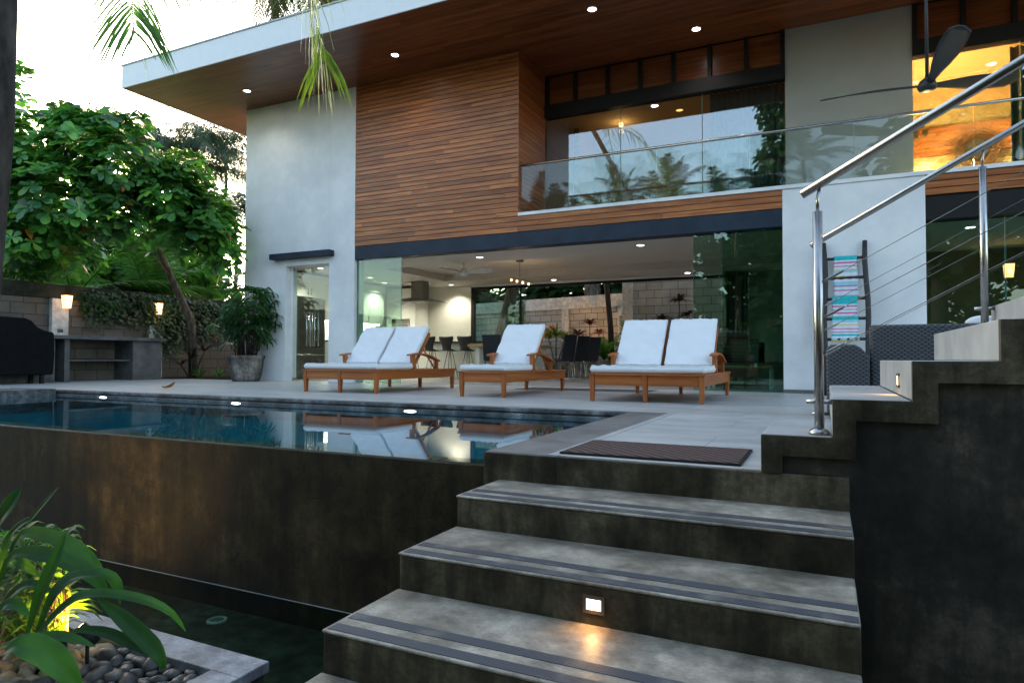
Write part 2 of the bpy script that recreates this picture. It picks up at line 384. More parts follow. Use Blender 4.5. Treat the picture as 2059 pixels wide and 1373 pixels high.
def mat_mat():
    m, nt, b, o = new_mat('door_mat_fibre'); v = coords(nt)
    w = node(nt, 'ShaderNodeTexWave', wave_type='BANDS', bands_direction='DIAGONAL', wave_profile='TRI'); w.inputs['Scale'].default_value = 9; w.inputs['Distortion'].default_value = 1.5
    nt.links.new(v, w.inputs['Vector'])
    f = mixc(nt, .5, w.outputs['Color'], noise(nt, v, 90, 3))
    nt.links.new(ramp(nt, f, [(.3, (.045,.03,.026)), (.7, (.13,.085,.072))]), b.inputs['Base Color']); b.inputs['Roughness'].default_value = .9; b.inputs['Specular IOR Level'].default_value = .15
    bump(nt, b, f, .8, .008); return m
def mat_stripes(name, stops, z0, z1):
    m, nt, b, o = new_mat(name); v = coords(nt); sp = node(nt, 'ShaderNodeSeparateXYZ'); nt.links.new(v, sp.inputs[0])
    f = math_n(nt, 'DIVIDE', math_n(nt, 'SUBTRACT', sp.outputs[2], z0), z1-z0)
    nt.links.new(ramp(nt, f, stops, True), b.inputs['Base Color']); b.inputs['Roughness'].default_value = .95; b.inputs['Specular IOR Level'].default_value = .1
    bump(nt, b, noise(nt, v, 220, 2), .5, .003); return m
MAT['deck'] = mat_deck()
MAT['block_l'] = mat_blocks('garden_blocks', (.115,.10,.088), (.15,.132,.115), (.055,.05,.045), 'x', .45, .22)
MAT['block_r'] = mat_blocks('rear_blocks', (.38,.36,.34), (.46,.44,.415), (.10,.095,.09), 'y', .4, .2)
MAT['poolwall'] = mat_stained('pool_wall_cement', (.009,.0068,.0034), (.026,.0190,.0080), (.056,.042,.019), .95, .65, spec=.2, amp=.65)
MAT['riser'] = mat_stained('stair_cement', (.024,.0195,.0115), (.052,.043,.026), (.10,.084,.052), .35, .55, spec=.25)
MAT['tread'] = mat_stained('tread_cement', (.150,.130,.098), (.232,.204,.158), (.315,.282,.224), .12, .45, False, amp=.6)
MAT['coping'] = mottled('pool_coping', (.11,.10,.09), (.19,.175,.16), 3, .6, .35, .35, 60)
MAT['copface'] = mat_stained('waterline_stone', (.035,.038,.04), (.09,.095,.10), (.20,.205,.21), .2, .5, False)
MAT['wicker'] = mat_wicker(); MAT['doormat'] = mat_mat()
MAT['mosscap'] = mottled('mossy_cap', (.018,.02,.015), (.05,.052,.04), 3, .9, .15, .4, 30)
MAT['render'] = mat_stained('rear_wall_render', (.46,.45,.44), (.54,.53,.52), (.6,.59,.58), .1, .8, False, amp=.35)
MAT['stone_gr'] = mottled('counter_stone', (.055,.056,.058), (.12,.12,.122), 3, .6, .3, .3, 40)
MAT['planter'] = mat_stained('planter_coping', (.15,.152,.155), (.21,.213,.216), (.28,.283,.286), .3, .5, False, amp=.6)
MAT['basinfloor'] = mat_stained('basin_floor', (.03,.036,.026), (.055,.06,.045), (.10,.105,.085), .2, .6, False)
MAT['floor_in'] = plain('interior_floor', (.40,.385,.36), .25, 0, .4, .06, .02, 2)
MAT['pot'] = mat_stained('aged_pot', (.05,.045,.04), (.13,.115,.10), (.24,.21,.19), .6, .8)
# ------------------------------------------------------------------ setting: ground, deck, pool, basin
Z_BW = -0.99
g = MB(); g.add([(-150,-150,-1.22),(150,-150,-1.22),(150,150,-1.22),(-150,150,-1.22)], [(0,1,2,3)])
struct('ground', g, MAT['soil'])
FY = 10.15            # facade plane
d = MB()
d.box(-14.2, 9, 5.9, 15.55, -1.2, 0)
d.box(-1.2, -0.25, 3.04, 5.898, -1.2, 0)
d.box(-0.25, 9, 4.66, 5.898, -1.2, 0); d.box(-0.25, 0.03, 3.502, 4.658, -1.2, 0)
d.box(-14.2, -11.62, 2.0, 5.898, -1.2, 0)
struct('pool_deck', d, MAT['deck'])
d = MB(); d.box(-1.25, -1.2, 3.04, 5.898, -1.2, .002)
d.box(-1.25, -1.2, 3.032, 3.04, -.1, .002)
pool = thing('swimming_pool', (-6, 3.03, -1.2), 'long rectangular infinity pool with dark cement front wall and grey coping', 'swimming pool')
part('white_joint', d, MAT['concrete_lt'], pool)
w = MB(); w.prism([(3.03,-1.2),(3.23,-1.2),(3.23,-.083),(3.035,-.079),(3.03,-.085)], 'x', -11.6, -1.6)
part('front_wall', w, MAT['poolwall'], pool)
c = MB(); c.box(-1.6, -1.25, 3.03, 5.898, -.08, 0); c.box(-1.6, -1.25, 3.03, 5.898, -1.2, -.081)
part('coping', c, MAT['coping'], pool, .008)
c = MB(); c.box(-10.3, -1.602, 5.75, 5.898, -.035, 0.0); c.box(-10.3, -1.602, 5.775, 5.898, -.05, -.036); c.box(-10.3, -1.602, 5.73, 5.898, -.25, -.051)
part('coping', c, MAT['copface'], pool, .004, label='dark weathered stone coping with a recessed shadow line')
c = MB(); c.box(-10.45, -10.1, 3.24, 5.725, -.3, .02); c.box(-11.6, -10.46, 3.24, 5.89, -1.1, -.02)
part('coping', c, MAT['copface'], pool, .006)
pi_ = MB()
pi_.add([(-10.1,3.23,-.95),(-1.6,3.23,-.7),(-1.6,5.73,-.7),(-10.1,5.73,-.95)], [(0,1,2,3)])
pi_.add([(-10.1,5.729,-1.2),(-1.6,5.729,-1.2),(-1.6,5.729,-.25),(-10.1,5.729,-.25)], [(0,1,2,3)])
pi_.add([(-10.1,3.232,-1.2),(-1.602,3.232,-1.2),(-1.602,3.232,-.1),(-10.1,3.232,-.1)], [(3,2,1,0)])
pi_.add([(-1.602,3.23,-1.2),(-1.602,5.73,-1.2),(-1.602,5.73,-.1),(-1.602,3.23,-.1)], [(0,1,2,3)])
pi_.add([(-10.098,3.23,-1.2),(-10.098,5.73,-1.2),(-10.098,5.73,-.3),(-10.098,3.23,-.3)], [(3,2,1,0)])
part('basin', pi_, MAT['poolin'], pool)
wt = MB(); nx = 60
wt.add([(-10.098,3.045,-.074),(-1.603,3.045,-.074),(-1.603,5.728,-.074),(-10.098,5.728,-.074)], [(0,1,2,3)])
struct('water', wt, MAT['water'])
bf = MB(); bf.box(-9, -1.52, -2, 3.028, -1.25, -1.13)
struct('basin_floor', bf, MAT['basinfloor'])
bw = MB(); bw.add([(-9,-2,Z_BW),(-1.52,-2,Z_BW),(-1.52,3.028,Z_BW),(-9,3.028,Z_BW)], [(0,1,2,3)])
struct('basin_water', bw, MAT['basin_water'])
lg = MB(); lg.box(-9, -1.52, 3.024, 3.0295, Z_BW-.003, Z_BW+.002)
part('waterline_edge', lg, MAT['concrete_lt'], pool)
for px_, lb_ in ((208, 'farthest of the glowing pool lights under the deck edge, towards the dark counter'), (475, 'glowing pool light under the deck edge in front of the big pot'), (825, 'nearest glowing pool light, below the double lounger by the door')):
    q_ = atY(px_, 800+(px_-208)*.062, 5.727)
    pl_ = thing('pool_light', (q_.x, 5.729, -.058), lb_, 'pool light', 'round lights in the pool wall')
    def ell(rx, rz, y0, y1): 
        m_ = MB(); m_.prism([(q_.x+rx*math.cos(-2*PI*k/28), -.076+rz*math.sin(-2*PI*k/28)) for k in range(28)], 'y', y0, y1); return m_
    part('bezel', ell(.085, .02, 5.722, 5.7295), MAT['steel_dk'], pl_); part('lens', ell(.075, .013, 5.717, 5.7215), emit('pool_light_glow', (.9,.93,1), 1.6), pl_)
dl = thing('drain_light', (-3.36, 2.86, -1.13), 'round white ring fitting on the green basin floor below the pool wall', 'light fitting')
part('ring', MB().lathe([(.042,0),(.06,.0),(.06,.012),(.044,.016),(.042,.008)], (-3.36,2.86,-1.13), 28, False, False), MAT['lampbody'], dl)
part('lens', MB().lathe([(.042,0),(.042,.008),(.0,.011)], (-3.36,2.86,-1.13), 28, False, False), plain('wet_lens', (.2,.28,.26), .2), dl)
# ------------------------------------------------------------------ main stair
st = thing('garden_staircase', (-.7, 2.0, -1.2), 'wide dark cement stairs with pale treads climbing from the garden to the pool deck', 'staircase')
xs0, xs1 = -1.51, .09
ys = [3.03, 2.585, 2.14, 1.71, 1.28, .85]
for i in range(5):
    zt = -.14*(i+1); yf = ys[i+1]; yb = ys[i]
    b = MB(); b.box(xs0, xs1, yf, yb-.001, -1.2, zt-.012)
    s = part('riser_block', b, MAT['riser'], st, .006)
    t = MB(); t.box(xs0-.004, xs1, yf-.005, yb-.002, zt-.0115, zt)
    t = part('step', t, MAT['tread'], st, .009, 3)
    for a in (.008, .108):
        gs = MB(); gs.box(xs0+.012, xs1-.004, yf+a, yf+a+.05, zt+.0005, zt+.002)
        part('grip_strip', gs, MAT['grip'], t)
b = MB(); b.box(-1.6, -1.2, 3.006, 3.027, -1.2, -.004); b.box(-1.1995, .09, 3.008, 3.036, -1.2, -.004)
part('riser_block', b, MAT['riser'], st, .004)
def step_light(name_lab, o, ax, az, nrm, w, h):
    """recessed wall light: steel frame, lit lens"""
    o, ax, az, nrm = map(Vector, (o, ax, az, nrm))
    t = thing('step_light', o, name_lab, 'step light')
    f = MB(); k = .012
    for (a0, a1, b0, b1) in ((-w/2-k, w/2+k, -h/2-k, -h/2), (-w/2-k, w/2+k, h/2, h/2+k), (-w/2-k, -w/2, -h/2, h/2), (w/2, w/2+k, -h/2, h/2)):
        f.obox(o+ax*a0+az*b0, ax*(a1-a0), nrm*.006, az*(b1-b0))
    part('frame', f, plain('bronze_frame', (.14,.11,.09), .5, .6), t)
    l = MB(); l.obox(o-ax*w/2-az*h/2, ax*w, nrm*.003, az*h)
    part('lens', l, MAT['stepglow'], t)
    add_lamp(t, lamp_data('SPOT', 0.36 if w < .06 else .25, (1,.50,.16), .02, 150, .9), nrm*.02, nrm*.6-az)
    return t
step_light('lit recessed light in the riser of the third garden step', (-.655,1.709+.43,-.31) if False else (-.711, 2.138, -.352), (1,0,0), (0,0,1), (0,-1,0), .052, .036)
# ------------------------------------------------------------------ right stair (rises to the right)
us = thing('upper_staircase', (.4, 3.9, 0), 'cement stairs at the right rising past the deck with dark framed side wall', 'staircase')
XR = [-.247, .03, .314, .6, .885, 1.17, 1.455, 1.74]
YB = 4.65
for i in range(7):
    z0 = .159*(i+1); x0 = XR[i]; x1 = XR[i+1] if i < 6 else 6
    b = MB(); b.box(x0, x1-.001, 3.035, YB if i else YB-1.15, z0-.159 if i else 0, z0)
    part('step', b, MAT['concrete_lt'], us, .006)
# stringer border on the outer face
bd = MB(); t_ = .085
zz = lambda i: .159*(i+1)
up_ = []; lo_ = []
for i in range(7):
    up_ += [(XR[i], zz(i)-.002)] + ([(XR[i+1], zz(i)-.002)] if i < 6 else [(6, zz(i)-.002)])
    lo_ += [(XR[i]+t_, zz(i)-t_-.001)] + ([(XR[i+1]+t_, zz(i)-t_-.001)] if i < 6 else [(6, zz(i)-t_-.001)])
bd = MB(); bd.prism([(XR[0], -.002)] + up_ + lo_[::-1] + [(XR[0]+t_, -.002)], 'y', 2.998, 3.034)
part('stringer_border', bd, MAT['riser'], us)
sw = MB(); poly = [(-.247+t_+.001, 0)]
for i in range(7):
    x0 = XR[i]+t_+.001 if True else 0; x1 = (XR[i+1]+t_+.001) if i < 6 else 6
    poly += [(x0, zz(i)-t_-.001), (x1, zz(i)-t_-.001)]
poly += [(6, -1.2), (.0905, -1.2), (.0905, 0)]
seen = []; [seen.append(p) for p in poly if p not in seen]
sw.prism(seen, 'y', 3.022, 3.0345)
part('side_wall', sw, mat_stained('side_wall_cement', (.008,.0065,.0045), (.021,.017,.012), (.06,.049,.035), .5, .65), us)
step_light('small lit light in the pale riser of the upper stairs', (.3125, 3.52, .385), (0,-1,0), (0,0,1), (-1,0,0), .075, .042)
# ------------------------------------------------------------------ villa shell
villa = thing('villa', (-4, 12.5, 0), 'modern two storey white villa with teak cladding, deep flat roof and glass walls', 'house')
V = lambda n, mb, m, bevel=0, label=None, parent=villa: part(n, mb, m, parent, bevel, label=label)
w = MB()
w.box(-11.25, -10.07, FY, 10.45, 0, 5.83); w.box(-8.92, -8.28, FY, 10.45, 0, 5.83); w.box(-10.0699, -8.9201, FY, 10.45, 2.375, 5.83)
V('wall', w, MAT['white'], .004)
w = MB(); w.box(-11.25, -11.02, 10.451, 15.6, 0, 5.83); V('wall', w, MAT['white'])
w = MB(); w.box(-.525, 1.235, FY, 10.5, .05, 2.939); wl = V('wall', w, MAT['white'], .004)
s = MB(); s.box(-.53, 1.24, FY-.006, 10.5, 0, .049); part('skirting', s, MAT['coping'], wl)
w = MB(); w.box(-.53, 1.238, 11.35, 11.5, 2.995, 5.83); V('wall', w, mottled('recess_shaded_wall', (.33,.325,.30), (.37,.365,.34), 1.3, .75, .2, .1, 45))  # white wall; shade of the deep recess is put into its grey
w = MB(); w.box(-11.02, -8.6, 15.4, 15.6, 0, 2.45); V('wall', w, MAT['cream'])
w = MB(); w.box(-8.6, -1.5, 15.4, 15.6, 2.40, 2.45); w.box(-11.02, 9, 15.4, 15.6, 2.99, 5.83); V('wall', w, MAT['white'])
w = MB(); w.box(-1.5, 1.1, 15.4, 15.6, 0, 2.45); w.box(1.0, 1.1, 10.5, 15.399, 0, 2.45); V('wall', w, plain('slate_paint', (.34,.38,.37), .8, 0, .2, .06))
# cladding boards
def boards_xz(x0, x1, z0, z1, y, pitch=.085, gap=.011, th=.02, seed=1, mb=None):
    rnd = random.Random(seed); mb = mb or MB(); n = max(1, round((z1-z0)/pitch)); p = (z1-z0)/n
    for i in range(n):
        x = x0 - rnd.uniform(0, 1.5)
        while x < x1:
            L = rnd.uniform(1.0, 2.6); a = max(x, x0); e = min(x+L, x1)
            if e-a > .02: mb.box(a, e-.0015, y, y+th, z0+i*p+gap/2, z0+(i+1)*p-gap/2)
            x += L
    return mb
cl = boards_xz(-8.28, -4.742, 2.94, 5.829, FY, seed=3)
boards_xz(-8.28, -.526, 2.665, 2.94, FY, seed=5, mb=cl)
V('cladding', cl, MAT['clad'])
V('cladding', boards_xz(1.236, 8, 2.665, 2.94, FY, seed=8), MAT['clad'])
bk = MB(); bk.box(-8.28, -4.76, FY+.021, 10.4, 2.66, 5.83); bk.box(-4.7599, -.526, FY+.021, 10.4, 2.66, 2.94); bk.box(1.236, 8, FY+.021, 10.4, 2.66, 2.94); bk.box(-4.95, -4.7635, 10.4005, 11.36, 2.995, 5.83)
V('batten_wall', bk, MAT['black'])
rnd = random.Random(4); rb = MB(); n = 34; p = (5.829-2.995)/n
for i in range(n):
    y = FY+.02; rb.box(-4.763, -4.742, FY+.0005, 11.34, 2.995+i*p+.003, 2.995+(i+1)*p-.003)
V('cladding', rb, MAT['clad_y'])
# roof
rf = MB(); rf.box(-12.56, 9, 8.26, 16.4, 5.862, 6.25)
roof = V('roof', rf, MAT['black'])
fa = MB(); fa.box(-12.585, 9, 8.235, 8.259, 5.83, 6.27); fa.box(-12.585, -12.561, 8.2592, 16.4, 5.83, 6.27)
part('fascia', fa, plain('fascia_paint', (.70,.72,.73), .55, 0, .3, .02, .02), roof, .003)
dc = MB(); dc.box(-12.60, 9, 8.22, 8.262, 6.272, 6.30); dc.box(-12.60, -12.55, 8.2622, 16.4, 6.272, 6.30)
part('drip_edge', dc, plain('drip_metal', (.32,.36,.36), .45), roof)
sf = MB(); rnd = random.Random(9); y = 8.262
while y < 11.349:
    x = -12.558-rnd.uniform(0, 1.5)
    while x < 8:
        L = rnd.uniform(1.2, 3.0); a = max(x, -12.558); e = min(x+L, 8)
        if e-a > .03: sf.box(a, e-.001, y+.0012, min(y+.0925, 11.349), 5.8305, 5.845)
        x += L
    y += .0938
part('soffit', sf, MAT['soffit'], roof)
# lower beam, lintel, balcony slab
b = MB(); b.box(-8.27, -.527, FY+.002, 10.42, 2.405, 2.6585); V('beam', b, MAT['navy'], .004)
b = MB(); b.box(1.237, 8, FY+.03, 10.42, 2.34, 2.6585); V('beam', b, MAT['black'], .004)
b = MB(); b.box(-10.38, -8.79, FY-.16, FY-.001, 2.51, 2.625); V('lintel', b, MAT['navy'], .004)
bal = MB(); bal.box(-4.742, 8, FY-.022, 10.40, 2.9405, 2.9945); bal.box(-11, 8, 10.4005, 11.349, 2.80, 2.994)
V('balcony', bal, MAT['white'])
# door frame of kitchen entrance
b = MB(); b.box(-10.0695, -10.03, 10.32, 10.44, 0, 2.374); V('door_frame', b, MAT['white']); b = MB(); b.box(-8.96, -8.9205, 10.32, 10.44, 0, 2.374); V('door_frame', b, MAT['white'])
for sx, x0, x1 in ((1, -10.02, -9.505), (-1, -9.495, -8.97)):
    q = MB(); q.box(x0, x1, 10.33, 10.342, .01, 2.36); dr = V('glass_door', q, MAT['glass'])
    hx = x1-.1 if sx > 0 else x0+.1
    h = MB()
    for yy in (10.28, 10.39):
        h.tube([(hx,yy,.72),(hx,yy,1.42)], .014, 10)
    for zz_ in (.85, 1.3): h.tube([(hx,10.28,zz_),(hx,10.39,zz_)], .009, 8)
    part('handle', h, MAT['steel'], dr)
    h = MB(); xx = x0 if sx > 0 else x1
    h.box(min(xx,xx+sx*.09), max(xx,xx+sx*.09), 10.325, 10.347, .012, .07); part('hinge', h, MAT['steel'], dr); h = MB(); h.box(min(xx,xx+sx*.09), max(xx,xx+sx*.09), 10.325, 10.347, 2.30, 2.355)
    part('hinge', h, MAT['steel'], dr)
# sliding glass of the living room (stacked at both ends)
def pane(x0, x1, y, z0, z1, mat, parent=villa, name='glass_pane'):
    q = MB(); q.box(x0, x1, y, y+.01, z0, z1); gp = V(name, q, mat, parent=parent)
    e = MB(); e.box(x0-.004, x0-.0005, y-.0005, y+.0105, z0, z1); e.box(x1+.0005, x1+.004, y-.0005, y+.0105, z0, z1)
    part('edge', e, MAT['glass_edge'], gp); return gp
pane(-8.26, -7.22, 10.22, .005, 2.404, MAT['glass_green'])
pane(-1.80, -.53, 10.22, .005, 2.404, MAT['glass_green'])
pane(-1.38, -.53, 10.30, .005, 2.404, MAT['glass_green'])
# right bay lower glass
pane(1.24, 2.1, 10.25, .005, 2.339, MAT['glass_green']); pane(2.12, 3.4, 10.25, .005, 2.339, MAT['glass_green']); pane(3.42, 7, 10.25, .005, 2.339, MAT['glass_green'])
# clerestory and upper beam
for x0, x1 in ((-4.742, -.531), (1.239, 8)):
    b = MB(); b.box(x0, x1, 11.30, 11.48, 5.03, 5.27); V('beam', b, MAT['black'], .004)
    ps = [-4.74,-4.17,-3.55,-2.95,-2.36,-1.75,-1.16,-.60] if x0 < 0 else [1.24,1.85,2.46,3.07,3.7,4.3,5,5.7,6.4]
    for xx in ps:
        b = MB(); b.box(xx, xx+.065, 11.32, 11.44, 5.2705, 5.829); V('post', b, MAT['black'], .003)
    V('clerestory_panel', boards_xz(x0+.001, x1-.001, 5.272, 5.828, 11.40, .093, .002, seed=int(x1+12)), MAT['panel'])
# upper glazing
for a, b_ in ((-4.74,-3.285), (-3.275,-1.85), (-1.84,-.535), (1.24,2.55), (2.56,3.9), (3.91,6)):
    pane(a+.002, b_-.002, 11.38, 3.0, 5.03, MAT['glass_up'])
# balustrade
rail = thing('glass_balustrade', (-1, 10.2, 2.995), 'frameless glass balcony balustrade with slim steel top rail', 'balustrade')
for a, b_ in ((-4.70,-3.75),(-3.74,-2.36),(-2.35,-.98),(-.97,.40),(.41,1.78),(1.79,3.2),(3.21,6)):
    q = MB(); q.box(a, b_, 10.19, 10.202, 2.996, 3.80); part('glass_panel', q, MAT['glass_bal'], rail)
q = MB(); q.tube([(-4.72,10.196,3.82),(6,10.196,3.80)], .021, 10); part('top_rail', q, MAT['steel'], rail)
# floors, ceilings, partitions
f = MB(); f.box(-11.02, 9, 10.46, 15.39, .0005, .004); V('floor', f, MAT['floor_in'])
c = MB()
def ceiling(x0, x1, y0, y1, z, hole=None, th=.05):
    if not hole: c.box(x0, x1, y0, y1, z, z+th); return
    a0, a1, b0, b1 = hole
    c.box(x0, x1, y0, b0, z, z+th); c.box(x0, x1, b1, y1, z, z+th); c.box(x0, a0, b0+.0005, b1-.0005, z, z+th); c.box(a1, x1, b0+.0005, b1-.0005, z, z+th)
    c.box(a0-.1, a1+.1, b0-.1, b1+.1, z+.16, z+.2)
    c.box(a0-.04, a0, b0, b1, z+th+.0005, z+.159); c.box(a1, a1+.04, b0, b1, z+th+.0005, z+.159); c.box(a0-.04, a1+.04, b0-.04, b0-.0005, z+th+.0005, z+.159); c.box(a0-.04, a1+.04, b1+.0005, b1+.04, z+th+.0005, z+.159)
ceiling(-11.02, 1.0, 10.43, 15.4, 2.45, (-8.75, -.4, 11.75, 14.3)); ceiling(1.1, 9, 10.43, 15.4, 2.45)
V('ceiling', c, MAT['ceil'])
c = MB(); c.box(-11, -.4, 11.5, 15.4, 5.10, 5.2); V('ceiling', c, MAT['tan'])
c = MB(); c.box(1.24, 9, 11.5, 15.4, 5.10, 5.2); V('ceiling', c, MAT['tan'])
w = MB(); w.box(-11, -.4, 11.51, 15.4, 2.85, 2.99); w.box(-.4, 9, 11.51, 15.4, 2.85, 2.99); V('floor', w, MAT['tablewood'])
w = MB(); w.box(-.5, -.40, 11.501, 15.4, 2.995, 5.1); w.box(-5.6, -5.5, 11.5, 15.4, 2.995, 5.1); w.box(-5.499, -.5005, 14.3, 14.4, 2.995, 5.1); V('wall', w, MAT['tan'])
w = MB(); w.box(1.2, 9, 13.2, 13.3, 2.995, 5.1); w.box(1.13, 1.1995, 11.501, 13.3, 2.995, 5.1); V('wall', w, MAT['tan'])
w = MB(); w.box(1.25, 9, 13.1, 13.199, 3.98, 4.45); V('shelf', w, MAT['clad'])  # added dark band imitating the soffit edge mirrored in the glass, no shelf
# rear glazing frame
b = MB(); b.box(-8.595, -8.50, 15.42, 15.5, 0, 2.399); b.box(-8.499, -1.501, 15.42, 15.5, 2.34, 2.399); b.box(-7.15,-7.12,15.43,15.47,0,2.339); V('window_frame', b, MAT['black'])
pane(-8.49, -7.0, 15.44, .01, 2.338, MAT['glass_green'])
w = MB(); w.box(1.1005, 9, 14.0, 14.1, 0, 2.449); V('wall', w, plain('olive_paint', (.16,.16,.12), .8, 0, .2, .05))
# ------------------------------------------------------------------ lamps that are lit in the photograph
def downlight(x, y, z, label, group, glow, energy, col, r=.062, angle=125):
    t = thing('downlight', (x, y, z), label, 'ceiling light', group)
    MB_ = MB().lathe([(r+.018, 0), (r+.018, -.005), (r+.004, -.008), (r, -.003), (r, 0)], (0,0,0), 24, False, False)
    MB_.build('trim', MAT['lampbody'], t)
    MB().lathe([(r-.0005, -.004), (.03, -.0055), (0.0, -.006)], (0,0,0), 24, False, False).build('lens', glow, t)
    add_lamp(t, lamp_data('SPOT', energy, col, .05, angle, .7), (0, 0, -.03))
    return t
G1 = 'downlights in the wooden eaves'
for (x, y), lb in zip([(-10.40,9.385), (-6.79,9.37), (-3.16,9.41), (-1.824,10.70)],
    ['lit downlight in the wooden soffit above the top of the white end wall', 'lit downlight in the wooden soffit in front of the teak clad block',
     'lit downlight in the wooden soffit at the very top of the photo', 'lit downlight in the wooden soffit just above the balcony panels']):
    downlight(x, y, 5.829, lb, G1, MAT['lampcool'], 6.5, (1,.93,.86))
G2 = 'downlights in the living room ceiling'
for (x, y), lb in zip([(-6.02,11.13), (-2.85,11.10), (-6.07,15.1), (-2.79,15.1), (-8.98,15.0), (-10.35,13.9), (-10.0,12.85), (-9.95,11.05)],
    ['lit ceiling downlight just behind the dark beam, above the middle lounger', 'lit ceiling downlight just behind the dark beam, above the right hand lounger',
     'lit ceiling downlight at the rear opening beside the pendant bulbs', 'lit ceiling downlight in front of the grey block wall',
     'lit ceiling downlight over the cream kitchen wall', 'lit ceiling downlight behind the green glass, nearest the range hood',
     'lit ceiling downlight behind the green glass, nearest the white pillar', 'lit ceiling downlight seen through the top of the kitchen door']):
    downlight(x, y, 2.449, lb, G2, MAT['lampglow'] if x < -8.5 else MAT['lampcool'], 26 if x < -8.5 else 15, (1,.92,.75) if x < -8.5 else (1,.84,.74))
G3 = 'downlights upstairs'
downlight(-2.75, 11.75, 5.098, 'white lit ceiling downlight upstairs above the balcony glass', G3, MAT['lampcool'], 6, (1,.75,.45))
downlight(-2.38, 12.15, 5.098, 'amber lit ceiling downlight upstairs beside the grey curtain', G3, emit('amber_glow', (1,.45,.12), .4), 16, (1,.6,.25))
downlight(2.4, 12.3, 5.098, 'lit ceiling downlight in the orange upstairs room at the right', G3, MAT['lampglow'], 200, (1,.70,.32))
G4 = 'downlights behind the right hand glass'
p = atZ(1885, 513, 2.449); downlight(p.x, p.y, 2.449, 'lower of the two bright lights behind the right hand glass', G4, MAT['lampcool'], 2.5, (1,.9,.75))
p = atZ(1951, 457, 2.449); downlight(p.x, p.y, 2.449, 'higher of the two bright lights behind the right hand glass', G4, MAT['lampcool'], 2.5, (1,.9,.75))
# lamp low in the orange room, just inside the glass
t = thing('floor_lamp', (1.42, 11.75, 2.995), 'glowing lamp low in the corner of the orange upstairs room', 'lamp')
part('shade', MB().lathe([(.09,.12),(.12,.2),(.10,.32)], (1.42,11.75,2.995), 16, True, True), MAT['warmglow'], t)
part('base', MB().lathe([(.09,0),(.08,.02),(.02,.03),(.02,.119)], (1.42,11.75,2.995), 16), MAT['black'], t)
add_lamp(t, lamp_data('POINT', 90, (1,.66,.26), .1), (0, .0, .45))
# pendant upstairs
p = atY(1249, 251, 12.3)
t = thing('pendant_lamp', p, 'tiny lit pendant bulb hanging upstairs left of the glass joint', 'pendant lamp')
part('cord', MB().tube([p+Vector((0,0,.05)), (p.x,p.y,5.099)], .012, 8), MAT['black'], t)
part('bulb', MB().blob(p, (.045,.045,.05), 1, 0, 8), MAT['warmglow'], t)
add_lamp(t, lamp_data('POINT', 1.2, (1,.6,.28), .06), (0, 0, -.12))
# row of pendant bulbs over the dining table
a = atY(1028, 563, 13.0); b = atY(1063, 571, 12.7); c = atZ(1045, 523, 2.61)
t = thing('bar_pendant', ((a+b)/2).to_tuple(), 'row of four small lit bulbs on a bar above the dining table', 'pendant lamp')
part('canopy', MB().lathe([(.08,-.04),(.09,0)], (c.x, c.y, 2.61), 20), MAT['steel_dk'], t)
m = (a+b)/2
part('bar', MB().tube([a+Vector((0,0,.05)), b+Vector((0,0,.05))], .012, 8).tube([m+Vector((0,0,.05)), (c.x,c.y,2.58)], .006, 6), MAT['steel_dk'], t)
for k in range(4):
    q = a.lerp(b, k/3); part('bulb', MB().blob(q, (.026,.026,.03), k, 0, 8), MAT['warmglow'], t)
add_lamp(t, lamp_data('POINT', 1.5, (1,.7,.4), .15), (0, 0, -.15))
# wall lanterns on the left garden wall
def lantern(loc, nrm, label, s=1.0):
    n = Vector(nrm).normalized(); sd = Vector((0,0,1)).cross(n); loc = Vector(loc)
    t = thing('wall_lantern', loc, label, 'wall lamp', 'woven wall lanterns')
    def ringp(w, dth, z): return [loc+sd*(-w)+Vector((0,0,z)), loc+sd*(-w*.85)+n*dth+Vector((0,0,z)), loc+sd*(w*.85)+n*dth+Vector((0,0,z)), loc+sd*w+Vector((0,0,z))]
    b = MB(); P = []
    for z, k in ((-.13*s, .8), (0, .93), (.13*s, 1.06)): P.append(ringp(.085*s*k, .10*s*k, z))
    b.grid(P, False); part('shade', b, MAT['warmglow'], t)
    b = MB()
    for i in range(13):
        z = (-.13+.26*i/12)*s; k = .8+.26*i/12; r_ = ringp(.087*s*k, .103*s*k, z)
        b.tube(r_, .0045*s, 5)
    part('slat', b, plain('lantern_slat', (.45,.25,.08), .7), t)
    b = MB(); b.obox(loc-sd*.07*s-n*.012-Vector((0,0,.1*s)), sd*.14*s, n*.01, (0,0,.2*s)); part('back_plate', b, MAT['black'], t)
    add_lamp(t, lamp_data('POINT', .8, (1,.5,.17), .06), n*.2*s)
    return t
XW = -14.0
lantern((XW+.11, 8.02, 1.60), (1,0,0), 'lit lantern on the pale pier beside the dark counter, at the far left')
lantern((XW+.11, 10.03, 1.60), (1,0,0), 'lit lantern among the vines, nearest the slanting tree trunk')
q = atY(2028, 545, 13.55); lantern(q, (0,-1,0), 'lit lantern on the pale inside wall behind the right hand glass', .9)
# ------------------------------------------------------------------ left garden wall
gw = thing('garden_wall', (XW-.1, 10, 0), 'grey block garden wall with mossy dark cap and vines, left of the pool', 'garden wall')
b = MB(); b.box(XW-.2, XW, 1, 20, -1.2, 1.66); part('block_panel', b, MAT['block_l'], gw)
b = MB(); b.box(XW-.23, XW+.04, 1, 20, 1.661, 1.95); part('cap', b, MAT['mosscap'], gw, .01)
for y in (7.93, 10.03, 13.0):
    b = MB(); b.box(XW+.0005, XW+.1, y-.16, y+.16, -.02, 1.66); part('pier', b, MAT['white'] if False else MAT['render'], gw, .006)
b = MB(); b.box(XW+.1005, XW+.105, 7.93-.055, 7.93+.055, .98, 1.05); part('outlet_cover', b, MAT['steel_dk'], gw, .003)
